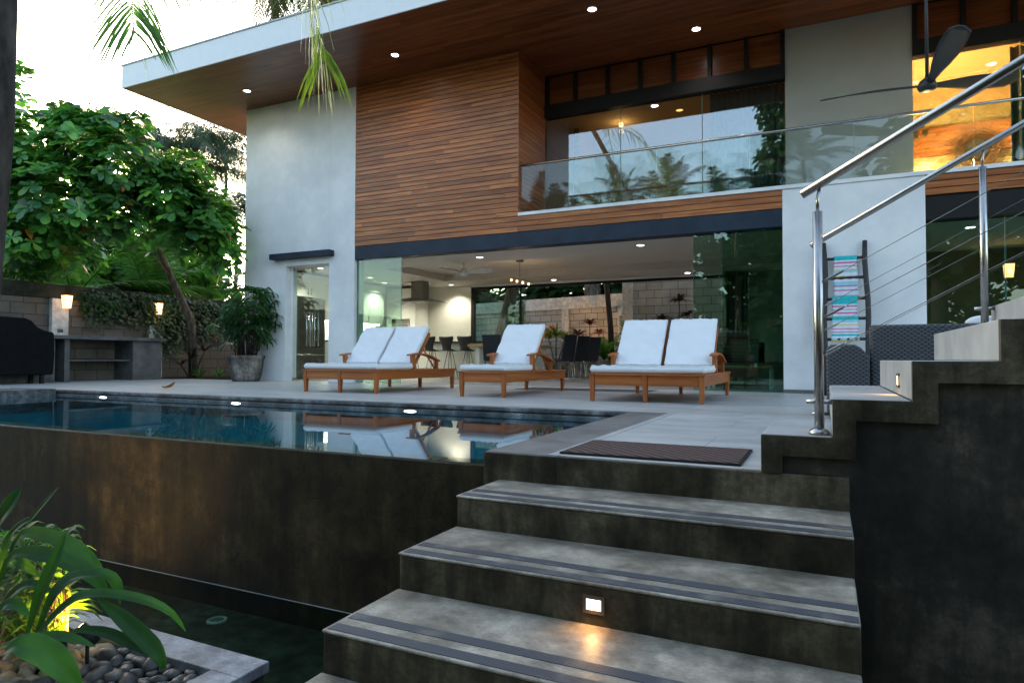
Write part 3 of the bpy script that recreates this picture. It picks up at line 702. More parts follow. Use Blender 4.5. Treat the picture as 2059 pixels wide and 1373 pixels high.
# counter along the wall
ct = thing('stone_counter', (-13.4, 8.4, 0), 'dark grey stone outdoor counter with open niches under the wall lantern', 'counter')
b = MB(); b.box(-13.86, -13.12, 6.2, 9.72, .83, .90); part('worktop', b, MAT['stone_gr'], ct, .008)
for y0, y1 in ((6.25,7.45),(7.62,7.72),(9.0,9.66)):
    b = MB(); b.box(-13.84, -13.2, y0, y1, 0, .829); part('support', b, MAT['stone_gr'], ct, .006)
b = MB(); b.box(-13.85, -13.841, 6.2, 9.7, 0, .829); b.box(-13.84, -13.841+.03, 7.451, 8.999, 0, .829); part('back_panel', b, MAT['block_l'], ct)
b = MB(); b.box(-13.80, -13.3, 7.721, 8.999, .40, .43); part('shelf', b, MAT['stone_gr'], ct)
# covered grill
p0 = [(6.0,.16),(7.36,.16),(7.38,.55),(7.36,.93),(7.2,.96),(7.08,1.02),(6.98,1.13),(6.88,1.17),(6.4,1.18),(6.1,1.17),(6.0,.95)]
b = MB(); b.prism([(y-.2,z) for y,z in p0], 'x', -13.2, -12.72)
gc = single('covered_grill', b, MAT['blackfab'], 'barbecue grill under a black fabric cover beside the stone counter', 'grill', bevel=.03, seg=3)
for y in (6.0, 7.0):
    for x in (-13.15, -12.82): wh = MB(); wh.box(x, x+.05, y-.03, y+.03, 0.0, .2); wh.build('leg', MAT['black'], gc, origin=gc.location)
# ------------------------------------------------------------------ loungers
def lounger(name, label, W, x0, y0, ncush, recl):
    """foot end at y0 facing the pool; local frame with origin at foot end left corner"""
    t = thing(name, (x0, y0, 0), label, 'sun lounger', 'teak sun loungers along the pool')
    L = 2.05; P = lambda n, mb, m, bv=0, par=t: mb.build(n, m, par, bv)
    legs = [(0,0),(W-.062,0),(0,L-.06),(W-.062,L-.06)]
    if ncush > 1: legs += [(W/2-.031,0),(W/2-.031,L-.06)]
    for lx, ly in legs:
        b = MB(); k = .012
        b.add([(lx+k,ly+k*.5,0),(lx+.062-k,ly+k*.5,0),(lx+.062-k,ly+.06-k*.5,0),(lx+k,ly+.06-k*.5,0),(lx,ly,.30),(lx+.062,ly,.30),(lx+.062,ly+.06,.30),(lx,ly+.06,.30)],
              [(0,3,2,1),(4,5,6,7),(0,1,5,4),(1,2,6,5),(2,3,7,6),(3,0,4,7)])
        P('leg', b, MAT['teakz'], .003)
    f = MB(); f.box(.008,.036,.0605,L-.0605,.185,.2995); P('side_rail', f, MAT['teak'], .003); f = MB(); f.box(W-.036,W-.008,.0605,L-.0605,.185,.2995); P('side_rail', f, MAT['teak'], .003)
    xs_ = [.0625, W-.0625] if ncush == 1 else [.0625, W/2-.0315, W/2+.0315, W-.0625]
    for a, e in zip(xs_[::2], xs_[1::2]):
        
        for ya_ in (.008, L-.034):
            f = MB(); f.box(a, e, ya_, ya_+.026, .185, .2995); P('cross_rail', f, MAT['teakx'], .003)
    f = MB(); f.box(-.012,.075,-.012,L+.012,.3003,.318); f.box(W-.075,W+.012,-.012,L+.012,.3003,.318); f.box(.0755,W-.0755,-.012,.07,.3003,.318)
    y = .09
    while y < L-.05: f.box(.0755, W-.0755, y, y+.05, .3003, .316); y += .068
    P('slat_deck', f, MAT['teakx'], .002)
    hy = .93                                # hinge of the backrest
    ca, sa = math.cos(R(recl)), math.sin(R(recl))
    def bp(u, v, x): return (x, hy+u*ca - v*sa, .325+u*sa+v*ca)   # u along back, v out of it towards the foot end
    n = ncush; cw = (W-.05)/n
    for k in range(n):
        xa = .025+k*cw; xb = xa+cw
        bf_ = MB()
        for xx in (xa+.02, xb-.065):
            bf_.add([bp(u,v,x) for u,v,x in ((0,-.02,xx),(0,-.02,xx+.045),(.70,-.02,xx+.045),(.70,-.02,xx),(0,.025,xx),(0,.025,xx+.045),(.70,.025,xx+.045),(.70,.025,xx))],
                    [(0,1,2,3),(7,6,5,4),(4,5,1,0),(5,6,2,1),(6,7,3,2),(7,4,0,3)])
        for i in range(9):
            u = .03+i*.075
            bf_.add([bp(a_,v,x) for a_,v,x in ((u,-.005,xa+.0655),(u,-.005,xb-.0655),(u+.055,-.005,xb-.0655),(u+.055,-.005,xa+.0655),(u,.014,xa+.0655),(u,.014,xb-.0655),(u+.055,.014,xb-.0655),(u+.055,.014,xa+.0655))],
                    [(0,1,2,3),(7,6,5,4),(4,5,1,0),(5,6,2,1),(6,7,3,2),(7,4,0,3)])
        P('backrest', bf_, MAT['teakz'], .003)
        # prop strut behind
        pr = MB(); 
        for xx in (xa+.05, xb-.05): pr.tube([bp(.42,-.03,xx), (xx, hy+.62, .325)], .013, 6)
        P('prop_strut', pr, MAT['teak'])
        # cushion of the back: soft box built from a grid of its outline
        cu = soft_box(cw-(.055 if ncush > 1 else .02), .715, .085, seed=int(x0*7)+k)
        vs = [bp(.03+.36+y_, .032+.0425+z_, (xa+xb)/2+x_) for x_, y_, z_ in cu.v]; cu.v = vs
        bc_ = P('back_cushion', cu, MAT['fabric'])
        P('piping', MB().tube([bp(.03+.36+y_, .032+.0425+z_, (xa+xb)/2+x_) for x_, y_, z_ in cu.ring], .0055, 6, False), MAT['fabric'], 0, bc_)
    cu = soft_box(W-.03, hy+.03, .09, seed=int(x0*5)+3, sag=.012)
    mp_ = lambda L_: [(W/2+x_, .012+(hy+.03)/2+y_, .363+z_) for x_, y_, z_ in L_]
    cu.v = mp_(cu.v); sc_ = P('seat_cushion', cu, MAT['fabric'])
    P('piping', MB().tube(mp_(cu.ring), .0055, 6, False), MAT['fabric'], 0, sc_)
    for sx in (0, 1):
        ax0 = -.008 if sx == 0 else W-.058
        fr = MB(); yy = .86
        fr.add([(ax0+.004,yy+.01,.318),(ax0+.062,yy+.01,.318),(ax0+.062,yy+.075,.318),(ax0+.004,yy+.075,.318),(ax0+.008,yy-.02,.535),(ax0+.056,yy-.02,.535),(ax0+.056,yy+.05,.535),(ax0+.008,yy+.05,.535)],
              [(0,3,2,1),(4,5,6,7),(0,1,5,4),(1,2,6,5),(2,3,7,6),(3,0,4,7)])
        P('arm_post', fr, MAT['teakz'], .003); fr = MB(); fr.box(ax0+.01, ax0+.055, 1.50, 1.555, .318, .453)
        P('arm_post', fr, MAT['teakz'], .003)
        pts = []
        top = [(yy-.075,.538),(yy+.1,.562),(yy+.3,.553),(yy+.48,.522),(yy+.62,.482),(yy+.715,.452)]
        poly = top + [(y_, z_-.024) for y_, z_ in reversed(top)]
        ar = MB(); ar.prism([(y_,z_) for y_, z_ in poly], 'x', ax0-.012, ax0+.078)
        P('armrest', ar, MAT['teak'], .004)
    return t
def soft_box(w, l, h, seed=0, sag=0.0, n=14):
    """padded cushion: rounded slab with slight puffing and wrinkles, centred at the origin"""
    rnd = random.Random(seed); ph = [rnd.uniform(0,6.28) for _ in range(8)]
    mb = MB(); P = []
    prof = [(-1,.0,.0)]
    m = n; rows = []
    def outline(s):   # superellipse-ish corner in plan
        return s
    ring = []
    steps = 24
    def pt(u, v, top):
        x = w/2*u; y = l/2*v
        e = max(abs(u), abs(v))
        pf = (1-u**4)*(1-v**4)
        wr = .006*math.sin(7*u+ph[0]+3*v)*math.sin(5*v+ph[1]) + .004*math.sin(15*v+ph[2]+5*u)*math.sin(3*u+ph[5])
        ed = .006*math.sin(23*u+ph[3]+7*v)*(e > .9)
        z = (h/2*(.78+.22*pf) + wr*.8 + ed)*(1 if top else -1)
        if not top: z = -h/2*(.85+.15*pf)
        return (x*(1-.012*(1-pf)), y*(1-.012*(1-pf)), z - sag*pf*(1 if top else 0))
    us_ = [-1,-.985,-.94,-.85]+[-.7+1.4*i/(n-1) for i in range(n)]+[.85,.94,.985,1]
    N = len(us_)
    for top in (True, False):
        rows = [[pt(u, v, top) for u in us_] for v in us_]
        vs = [p_ for row in rows for p_ in row]
        fs = []
        for i in range(N-1):
            for j in range(N-1):
                q_ = (i*N+j, i*N+j+1, (i+1)*N+j+1, (i+1)*N+j); fs.append(q_ if top else q_[::-1])
        base = len(mb.v); mb.add(vs, fs, True)
        if top: b0 = base
        else: b1 = base
    per = [(0,j) for j in range(N)] + [(i,N-1) for i in range(1,N)] + [(N-1,j) for j in range(N-2,-1,-1)] + [(i,0) for i in range(N-2,0,-1)]
    k = len(per)
    mid = []
    for (i, j) in per:
        u, v = us_[j], us_[i]; mid.append((w/2*u*1.012, l/2*v*1.006 + (0 if abs(v) < 1 else .008*v), .003*math.sin(13*(u+v)+ph[4])))
    mb.ring = [pt(us_[j], us_[i], True) for (i, j) in per]; mb.ring.append(mb.ring[0])
    bm_ = len(mb.v); mb.add(mid, [], True)
    for a in range(k):
        c_ = (a+1) % k; ia = per[a][0]*N+per[a][1]; ic = per[c_][0]*N+per[c_][1]
        mb.f.append((b0+ia, bm_+a, bm_+c_, b0+ic)); mb.sm.append(True)
        mb.f.append((bm_+a, b1+ia, b1+ic, bm_+c_)); mb.sm.append(True)
    return mb
lounger('sun_lounger', 'double teak sun lounger with two white backrest cushions, beside the kitchen door', 1.30, -6.72, 7.13, 2, 50)
lounger('sun_lounger', 'single teak sun lounger with one white cushion, between the two double loungers', .655, -4.172, 7.16, 1, 50)
lounger('sun_lounger', 'double teak sun lounger with upright white cushions, nearest the white pillar', 1.28, -2.42, 7.10, 2, 53)
# ------------------------------------------------------------------ small things on the deck
b = MB(); b.box(-1.20, -.35, 3.10, 3.62, .0035, .014)
dm = single('door_mat', b, MAT['doormat'], 'brown ribbed door mat lying at the top of the garden stairs', 'door mat', bevel=.004)
e = MB()
for a in ((-1.21,-.34,3.09,3.0995),(-1.21,-.34,3.6205,3.63),(-1.21,-1.2005,3.0996,3.6204),(-.3495,-.34,3.0996,3.6204)): e.box(*a, .003, .011)
e.build('border', MAT['black'], dm, origin=dm.location)
lf = MB(); c0 = Vector((-9.05, 6.75, .0))
lf.strip([c0+Vector((-.17,0,.035)), c0+Vector((-.10,0,.012)), c0+Vector((-.02,.0,.015)), c0+Vector((.05,.01,.03)), c0+Vector((.10,.02,.075)), c0+Vector((.12,.02,.105))], [.006,.03,.055,.06,.045,.01], (0,-.3,1), .75)
single('fallen_leaf', lf, MAT['almond_old'], 'curled orange brown dead leaf lying on the deck beyond the pool', 'leaf')
b = MB(); b.box(-4.4, -2.3, 9.3, 10.0, .003, .006); single('drain_mat', b, MAT['grip'], 'dark flat mat on the deck behind the middle lounger', 'mat')
# potted lady palm
pc = (-10.72, 9.75, 0)
pt_ = thing('potted_palm', pc, 'bushy lady palm in a weathered round pot beside the kitchen door', 'potted plant')
MB().lathe([(.26,0),(.29,.08),(.33,.3),(.345,.46),(.365,.47),(.365,.53),(.335,.53),(.32,.46),(0,.45)], (0,0,0), 36, True, False).build('pot', MAT['pot'], pt_)
fo = MB(); stm = MB(); rnd = random.Random(5)
for k in range(86):
    a = rnd.uniform(0, 2*PI); rr = rnd.uniform(0, .2); h = rnd.uniform(1.0, 1.95) if k > 26 else rnd.uniform(.72, 1.2)
    b0 = Vector((rr*math.cos(a), rr*math.sin(a), .45)); ou = rnd.uniform(.1,.55)*(1.15-.3*abs(h-1.4))
    tip = Vector((ou*math.cos(a)*1.0, ou*math.sin(a), h))
    mid = b0.lerp(tip, .6)+Vector((0,0,.1)); stm.tube([b0, mid, tip], [.008,.006,.004], 5)
    dr = (tip-mid).normalized()*.4 + Vector((math.cos(a)*.7, math.sin(a)*.7, .25)); dr.normalize()
    s_ = dr.cross(Vector((0,0,1))).normalized(); u_ = s_.cross(dr)
    nl = rnd.randint(7, 10)
    for i in range(nl):
        th = R(-105+210*i/(nl-1)); ll = rnd.uniform(.24,.34)
        dd = dr*math.cos(th)+s_*math.sin(th)
        fo.strip([tip, tip+dd*ll*.4+u_*.02, tip+dd*ll*.8-Vector((0,0,.06)), tip+dd*ll-Vector((0,0,.16))], [.010,.021,.020,.006], u_, .3)
fo.build('foliage', leafmat('lady_palm_leaf', [(.018,.06,.022), (.028,.085,.03), (.04,.11,.035)], .2, .35), pt_); stm.build('stem', MAT['bark_dk'], pt_)
# towel ladder
lad = thing('towel_ladder', (.27, 9.98, 0), 'dark rustic wooden pole ladder leaning on the white pillar', 'ladder')
for x0, ph in ((.02, 0), (.52, 2)):
    pts = [(x0+.02*math.sin(1.3*i+ph)*.6+(.03*(8-i)/8 if x0 > .3 else 0), 9.75+.36*i/8*1.0, 2.11*i/8) for i in range(9)]
    part('side_pole', MB().tube(pts, [.034]*8+[.03], 10), plain('pole_wood', (.018,.017,.02), .6), lad)
zr = [1.875, 1.60, 1.31, 1.035, .755, .45, .18]
for z in zr:
    y = 9.75+.36*z/2.11; part('rung', MB().tube([(.03,y,z),(.53,y,z+.004)], .021, 8), plain('pole_wood', (.018,.017,.02), .6), lad)
def towel(ztop, zbot, x0, x1, stops, label):
    mb = MB(); y = 9.75+.36*ztop/2.11; P = []
    n = 22
    for j in range(n+1):
        x = x0+(x1-x0)*j/n
        row = []
        for i in range(17):
            s = i/16; z = ztop+.03-(ztop+.03-zbot)*s
            row.append((x + .008*math.sin(7*z+j*.2), y-.034 - .04*s + .007*math.sin(j*.9+3*s)*(.3+s), z))
        back = [(x, y+.034, ztop-.25), (x, y+.03, ztop-.05), (x, y+.02, ztop+.022), (x, y, ztop+.036)]
        P.append(back+row)
    mb.grid(P)
    o = single('hanging_towel', mb, mat_stripes('striped_towel', stops, 0, ztop-zbot+.04), label, 'towel', 'striped towels on the ladder'); 
    m = o.modifiers.new('thick', 'SOLIDIFY'); m.thickness = .006
T, W_, PK, YL, LB = (.03,.42,.45), (.62,.68,.76), (.55,.16,.30), (.62,.48,.10), (.30,.55,.66)
towel(1.875, 1.34, .135, .425, [(0,YL),(.03,W_),(.14,PK),(.17,W_),(.24,PK),(.27,LB),(.36,W_),(.47,YL),(.50,W_),(.58,LB),(.63,YL),(.66,W_),(.72,PK),(.75,W_),(.80,PK),(.84,W_),(.88,T)], 'top striped towel on the ladder with a turquoise upper edge')
towel(1.31, 1.06, .105, .41, [(0,YL),(.04,W_),(.14,PK),(.22,W_),(.32,PK),(.36,W_),(.46,PK),(.54,W_),(.60,T)], 'middle striped towel with a broad deep turquoise band')
towel(1.035, .73, .10, .43, [(0,YL),(.05,LB),(.12,W_),(.20,T),(.27,W_),(.33,PK),(.37,W_),(.46,PK),(.50,W_),(.62,YL),(.66,W_),(.74,LB),(.84,T)], 'lowest striped towel with pale turquoise top and bottom')
# wicker daybed behind the upper stairs
db = thing('wicker_daybed', (.8, 6.3, 0), 'dark grey wicker outdoor sofa behind the upper stairs', 'sofa')
b = MB(); b.prism([(5.65,.03),(5.65,.56),(5.72,.585),(5.98,.585),(6.05,.56),(6.05,.03)], 'x', .02, .03)
b = MB(); b.prism([(.02,.03),(.02,.575),(.05,.60),(.22,.60),(.265,.575),(.325,.50),(.325,.03)], 'y', 5.8, 6.6); part('arm', b, MAT['wicker'], db, .015, 2)
b = MB(); b.box(.33, 3.2, 5.85, 6.0, .03, .755); part('back', b, MAT['wicker'], db, .02)
b = MB(); b.box(.33, 3.2, 6.005, 6.9, .03, .38); part('seat', b, MAT['wicker'], db, .01)
b = MB(); b.box(.36, 3.2, 6.01, 6.9, .385, .52); part('cushion', b, MAT['fabric'], db, .03)
b = MB().blob((1.12, 5.95, .775), (.12,.07,.035), 4, .25, 12); b.blob((1.2, 5.98, .772), (.09,.06,.03), 6, .25, 10)
single('folded_towel', b, MAT['fabric'], 'crumpled white towel on the back of the wicker sofa', 'towel')
# ------------------------------------------------------------------ steel handrails
def handrail(Y, label, first, posts, x_end, zoff):
    slope = (.159/.2845)
    t = thing('handrail', (posts[0][0], Y, posts[0][1]), label, 'handrail', 'steel cable handrails of the upper stairs')
    top = lambda x: first[1] + slope*(x-first[0])
    r = .0195
    b = MB(); b.tube([(first[0],Y,first[1]), (x_end,Y,top(x_end))], r, 16); part('rail', b, MAT['steel'], t)
    for (px, pz) in posts:
        zt_ = top(px)-.115
        b = MB(); b.tube([(px,Y,pz),(px,Y,zt_)], .0195, 16); po = part('post', b, MAT['steel'], t)
        b = MB(); b.lathe([(.042,0),(.043,.008),(.036,.02),(.022,.028)], (px,Y,pz), 24); part('base_flange', b, MAT['steel'], po)
        b = MB(); b.tube([(px,Y,zt_),(px,Y,zt_+.05),(px+.008,Y,top(px)-r*.8)], .007, 8); part('saddle', b, MAT['steel'], po)
        b = MB(); b.tube([(px-.05,Y,pz+.14),(px+.05,Y,pz+.14)], .011, 10); part('standoff', b, MAT['steel'], po)
    x0, z0 = posts[0]; z0c = .495
    for k in range(3):
        zc = z0c+k*.155
        b = MB(); sx = x0+.02; fn = lambda x: zc + slope*(x-x0)
        b.tube([(sx,Y,fn(sx)),(x_end,Y,fn(x_end))], .0017, 6)
        cb_ = part('cable', b, MAT['cable'], t)
        b = MB(); b.tube([(sx-.002,Y,fn(sx-.002)),(sx+.02,Y,fn(sx+.02)),(sx+.07,Y,fn(sx+.07)),(sx+.09,Y,fn(sx+.09))], [.004,.0065,.0065,.003], 8); part('tensioner', b, MAT['steel'], cb_)
    return t
handrail(3.105, 'nearer steel handrail with the tall front post and thick round rail', (-.083, 1.20), [(-.02, .16), (1.70, 1.113)], 2.2, 0)
handrail(4.56, 'farther steel handrail, seen behind the nearer one, with wire cables', (-.071, 1.205), [(-.02, .001), (.838, .637)], 2.2, 0)
# ------------------------------------------------------------------ ceiling fans
def fan(loc, top, rad, angs, mat, label, blade_w, tilt=0, hub=.11):
    t = thing('ceiling_fan', loc, label, 'ceiling fan')
    MB().tube([(0,0,.05),(0,0,top-loc[2])], .02, 12).build('rod', MAT['steel_dk'] if mat is MAT['black'] else mat, t)
    MB().lathe([(.03,-.07),(hub*.8,-.06),(hub,-.02),(hub*.75,.05),(.03,.09)], (0,0,0), 24).build('motor', mat, t)
    MB().lathe([(.02,-.09),(.07,-.03),(.07,0)], (0,0,top-loc[2]), 20).build('canopy', mat, t)
    for a in angs:
        ca, sa = math.cos(R(a)), math.sin(R(a)); mb = MB(); P = []
        for i in range(15):
            s = i/14; r = .06+(rad-.06)*s
            w = blade_w*(.34+.9*math.sin(min(1, s*1.15)*PI*.62)**1.5)*(1 if s < .9 else math.sqrt(max(.08, 1-((s-.9)/.1)**2)))
            tw = -R(30-14*s); row = []
            for c_ in range(7):
                u = (c_/6-.42)*w
                x, y, z = r, u*math.cos(tw), u*math.sin(tw)+.02*math.sin(s*PI)+(.13 if rad > 1 else .03)*s
                row.append((x*ca-y*sa, x*sa+y*ca, z))
            P.append(row)
        mb.grid(P); bl = mb.build('blade', mat, t); m = bl.modifiers.new('thick', 'SOLIDIFY'); m.thickness = .012
    return t
FAN = plain('dark_fan_blade', (.028,.030,.034), .45, 0, .4)
fan((1.16, 9.25, 3.815), 5.83, 1.22, (163, 32, -83), FAN, 'large black three bladed fan hanging under the eaves at the right', .20)
p = atZ(932, 551, 2.22); fan((p.x, p.y, 2.24), 2.61, .62, (10, 130, 250), MAT['lampbody'], 'small white ceiling fan in the living room ceiling recess', .16, hub=.08)
# ------------------------------------------------------------------ inside the kitchen and living room
kc = thing('kitchen_cabinets', (-10.8, 13, 0), 'pale kitchen cabinets with lit splashback along the left inside wall', 'cabinets')
def cabinet(x0, x1, y0, y1, z0, z1, hs, nm='cabinet'):
    b = MB(); b.box(x0, x1, y0, y1, z0, z1); o = part(nm, b, MAT['cab'], kc, .004)
    for (hy, hz0, hz1) in hs:
        h = MB(); h.tube([(x1+.03,hy,hz0),(x1+.03,hy,hz1)], .007, 6); h.tube([(x1,hy,hz0+.02),(x1+.03,hy,hz0+.02)], .005, 6); h.tube([(x1,hy,hz1-.02),(x1+.03,hy,hz1-.02)], .005, 6)
        part('handle', h, MAT['steel_dk'], o)
cabinet(-11.0, -10.55, 10.50, 10.80, .05, 2.38, [(10.76, 1.3, 1.5)])
cabinet(-11.0, -10.55, 10.805, 11.345, 1.86, 2.38, [(11.3, 1.92, 2.06)]); cabinet(-11.0, -10.55, 11.35, 11.90, 1.86, 2.38, [(11.4, 1.92, 2.06)])
for y in (11.905, 12.51, 13.12, 13.73):
    cabinet(-11.0, -10.68, y, y+.6, 1.38, 2.20, [(y+.52, 1.43, 1.57)])
    cabinet(-11.0, -10.45, y, y+.6, .08, .86, [(y+.52, .7, .82)])
cabinet(-11.0, -10.64, 11.905, 14.33, 2.205, 2.40, [])
b = MB(); b.box(-11.0, -10.42, 11.905, 14.4, .865, .90); part('worktop', b, MAT['counter'], kc, .003)
b = MB(); b.box(-10.99, -10.80, 11.95, 14.3, 1.362, 1.375); part('light_strip', b, MAT['stripglow'], kc)
b = MB(); b.box(-11.018, -11.005, 11.905, 15.38, .9, 1.379); part('splashback', b, MAT['cab'], kc)
b = MB(); b.box(-10.9, -9.95, 14.75, 15.39, .05, 2.38); ov = part('tall_unit', b, MAT['cab'], kc, .004)
b = MB(); b.box(-10.72, -10.13, 14.735, 14.749, .95, 1.55); part('oven_door', b, MAT['steel_dk'], ov, .003)
b = MB(); b.box(-10.66, -10.19, 14.728, 14.734, 1.05, 1.40); part('oven_window', b, MAT['counter'], ov)
fr = thing('fridge', (-10.78, 11.35, 0), 'tall steel fridge with dark panel seen through the kitchen door', 'fridge')
b = MB(); b.box(-11.0, -10.58, 10.83, 11.88, .03, 1.84); part('body', b, MAT['steel_dk'], fr, .006)
for y0, y1, z0, z1 in ((10.835,11.35,.62,1.835),(11.36,11.875,.62,1.835),(10.835,11.875,.05,.605)):
    b = MB(); b.box(-10.579, -10.53, y0, y1, z0, z1); d_ = part('door', b, MAT['steel_dk'], fr, .005)
    h = MB()
    if z0 > .1: hy = y1-.05 if y0 < 11 else y0+.05; h.tube([(-10.49,hy,.75),(-10.49,hy,1.5)], .012, 8)
    else: h.tube([(-10.49,10.9,.55),(-10.49,11.8,.55)], .012, 8)
    part('handle', h, MAT['steel'], d_)
b = MB(); b.box(-10.529, -10.524, 11.45, 11.83, .72, 1.72); part('dark_panel', b, MAT['counter'], fr)
isl = thing('kitchen_island', (-8.6, 14.2, 0), 'kitchen island with a dark top behind the black bar stools', 'kitchen island')
b = MB(); b.box(-10.0, -7.35, 14.0, 14.6, .0045, .86); part('body', b, MAT['cab'], isl); b = MB(); b.box(-10.05, -7.2, 13.85, 14.65, .861, .90); part('worktop', b, MAT['counter'], isl, .004)
hd = thing('range_hood', (-9.45, 14.1, 1.9), 'steel range hood with curved glass canopy hanging behind the green glass', 'range hood')
b = MB(); b.box(-9.55, -9.20, 13.95, 14.25, 2.02, 2.445); part('chimney', b, MAT['steel_dk'], hd, .004)
b = MB(); P = []
for i in range(13):
    u = i/6-1; P.append([(-9.42+.72*u, y, 2.0-.10*u*u) for y in (13.8, 14.1, 14.4)])
b.grid(P); cn = part('canopy', b, MAT['steel_dk'], hd); m = cn.modifiers.new('thick','SOLIDIFY'); m.thickness = .02
b = MB(); b.box(-9.75,-9.1,13.9,14.3,1.93,1.975); part('filter', b, MAT['steel_dk'], hd)
# bar stools
def stool(x, y, rz):
    t = thing('bar_stool', (x, y, 0.004), 'black shell bar stool at the kitchen island', 'bar stool', 'black bar stools in a row', rz)
    b = MB(); P = []
    prof = [(.19,.66,.17),(.05,.645,.20),(-.10,.65,.19),(-.16,.69,.12),(-.175,.77,.13),(-.19,.87,.18),(-.20,.95,.205),(-.205,.99,.19)]
    for (y_, z_, w_) in prof: P.append([(w_*u, y_+.03*u*u, z_+.015*u*u) for u in (-1,-.66,-.33,0,.33,.66,1)])
    b.grid(P); s_ = b.build('seat_shell', MAT['stool'], t); m = s_.modifiers.new('thick','SOLIDIFY'); m.thickness = .012
    for a in (45,135,225,315):
        c, s = math.cos(R(a)), math.sin(R(a)); MB().tube([(.06*c,.02+.06*s,.64),(.2*c,.02+.2*s,0)], .009, 8).build('leg', MAT['steel'], t)
    MB().tube([(.17*math.cos(R(45+90*k)),.02+.17*math.sin(R(45+90*k)),.2) for k in range(5)], .007, 6).build('footrest', MAT['steel'], t)
    return t
st0 = stool(-9.15, 13.45, 0)
for x, y in ((-8.62,13.5),(-8.12,13.5),(-7.62,13.5)):
    c_ = copy_tree(st0); c_.location = (x, y, .004)
# dining table and chairs
dt = thing('dining_table', (-6.3, 13.3, 0), 'light wood dining table behind the middle lounger', 'dining table')
b = MB(); b.box(-7.15, -5.85, 12.65, 14.5, .74, .80); part('tabletop', b, MAT['tablewood'], dt, .006)
for x in (-7.0,-6.1): b = MB(); b.box(x, x+.1, 12.75, 14.4, .004, .739); part('trestle', b, MAT['cab'], dt)
def chair(x, y, rz, label):
    t = thing('dining_chair', (x, y, .004), label, 'dining chair', 'dark dining chairs', rz)
    b = MB(); b.box(-.22,.22,-.2,.24,.42,.48); b.build('seat', MAT['chair'], t, .015)
    b = MB(); b.add([(-.215,-.2,.43),(.215,-.2,.43),(.215,-.245,.43),(-.215,-.245,.43),(-.21,-.31,.97),(.21,-.31,.97),(.21,-.345,.97),(-.21,-.345,.97)], [(0,1,2,3),(7,6,5,4),(4,5,1,0),(5,6,2,1),(6,7,3,2),(7,4,0,3)]); b.build('backrest', MAT['chair'], t, .012)
    for s in (-1, 1):
        MB().tube([(.2*s,-.2,.42),(.2*s,-.24,.02),(.2*s,.24,.02),(.2*s,.2,.42)], .011, 8).build('sled_leg', MAT['steel'], t)
    return t
chair(-6.18, 12.25, 0, 'dark dining chair left of the middle lounger, seen from behind')
for y, lb in ((12.7, 'nearest of the dark dining chairs right of the middle lounger'), (13.5, 'second of the dark dining chairs right of the middle lounger'), (14.3, 'farthest of the dark dining chairs in the row right of the middle lounger')):
    chair(-5.0, y, 1.3, lb)
# sofa, cushions and coffee table behind the right glass
so = thing('living_sofa', (-.4, 12.6, 0), 'dark grey sofa behind the green glass at the right', 'sofa')
b = MB(); b.box(-1.75, .6, 12.3, 13.2, .1, .42); part('seat', b, MAT['sofa'], so, .03); b = MB(); b.box(-1.75, .6, 13.205, 13.45, .1, .80); part('back', b, MAT['sofa'], so, .03)
b = MB(); b.box(-1.98,-1.755,12.3,13.45,.1,.62); part('arm', b, MAT['sofa'], so, .03)
for x, w_, lb, col in ((-1.35,.5,'grey scatter cushion on the sofa, nearest the open side',(.16,.17,.16)),(-.75,.5,'pale scatter cushion in the middle of the sofa',(.30,.30,.28)),(-.2,.48,'scatter cushion on the sofa beside the white pillar',(.24,.25,.22))):
    cu = soft_box(w_, .42, .14, seed=int(x*100)); cu.v = [(x+a, 13.08-c_*1.0+.12*b_, .64+b_) for a, b_, c_ in cu.v]
    single('scatter_cushion', cu, plain('scatter_cushion_cloth', col, .95, 0, .1), lb, 'cushion', 'cushions on the dark sofa')
cf = thing('coffee_table', (-1.0, 11.4, 0), 'low wooden topped table with pale legs behind the glass at the right', 'coffee table')
b = MB(); b.box(-1.75,-.72,11.0,11.6,.34,.375); part('tabletop', b, MAT['tablewood'], cf, .004)
for x in (-1.72,-.78):
    for y in (11.03, 11.53):
        b = MB(); b.box(x,x+.035,y,y+.035,.004,.3395); part('leg', b, MAT['cab'], cf)
# upstairs: curtain, sunburst mirror, switches, cushioned headboard
def curtain(x0, x1, y, z0, z1, label, gather=0):
    mb = MB(); P = []; n = int((x1-x0)/.018)
    for i in range(n+1):
        u = i/n; x = x0+(x1-x0)*u; P.append([(x + gather*(1-v)*(1-u)*(1-math.cos(v*0)), y+.03*math.sin(x*62)+.012*math.sin(x*23), z0+(z1-z0)*v) for v in [k/8 for k in range(9)]])
    mb.grid(P); o = single('curtain', mb, MAT['curtain'], label, 'curtain'); m = o.modifiers.new('thick','SOLIDIFY'); m.thickness = .004
curtain(-2.0, -1.5, 15.2, .01, 2.44, 'pale curtain hanging at the rear window behind the right hand green glass')
curtain(-1.75, -.56, 11.62, 3.0, 5.08, 'sheer grey pleated curtain at the right end of the balcony glass')
p = atY(2030, 130, 11.7); curtain(p.x, p.x+.5, 11.7, 3.0, 5.08, 'dark curtain at the edge of the orange upstairs room')
b = MB(); b.box(-4.4,-4.3,12.0,12.9,2.995,5.0); single('inner_door', b, MAT['clad'], 'brown wooden door standing open upstairs behind the balcony glass', 'door')
b = MB(); b.box(-4.2,-2.0,14.2,14.29,3.0,4.1); single('headboard', b, MAT['tablewood'], 'warm lit wooden headboard in the upstairs room', 'headboard', bevel=.01)
c = atY(1965, 300, 13.06); sm = thing('sunburst_mirror', c, 'round sunburst mirror of thin wooden rays on the orange wall upstairs', 'mirror')
RAYM = plain('ray_wood', (.11,.045,.016), .7); rnd = random.Random(2); b = MB()
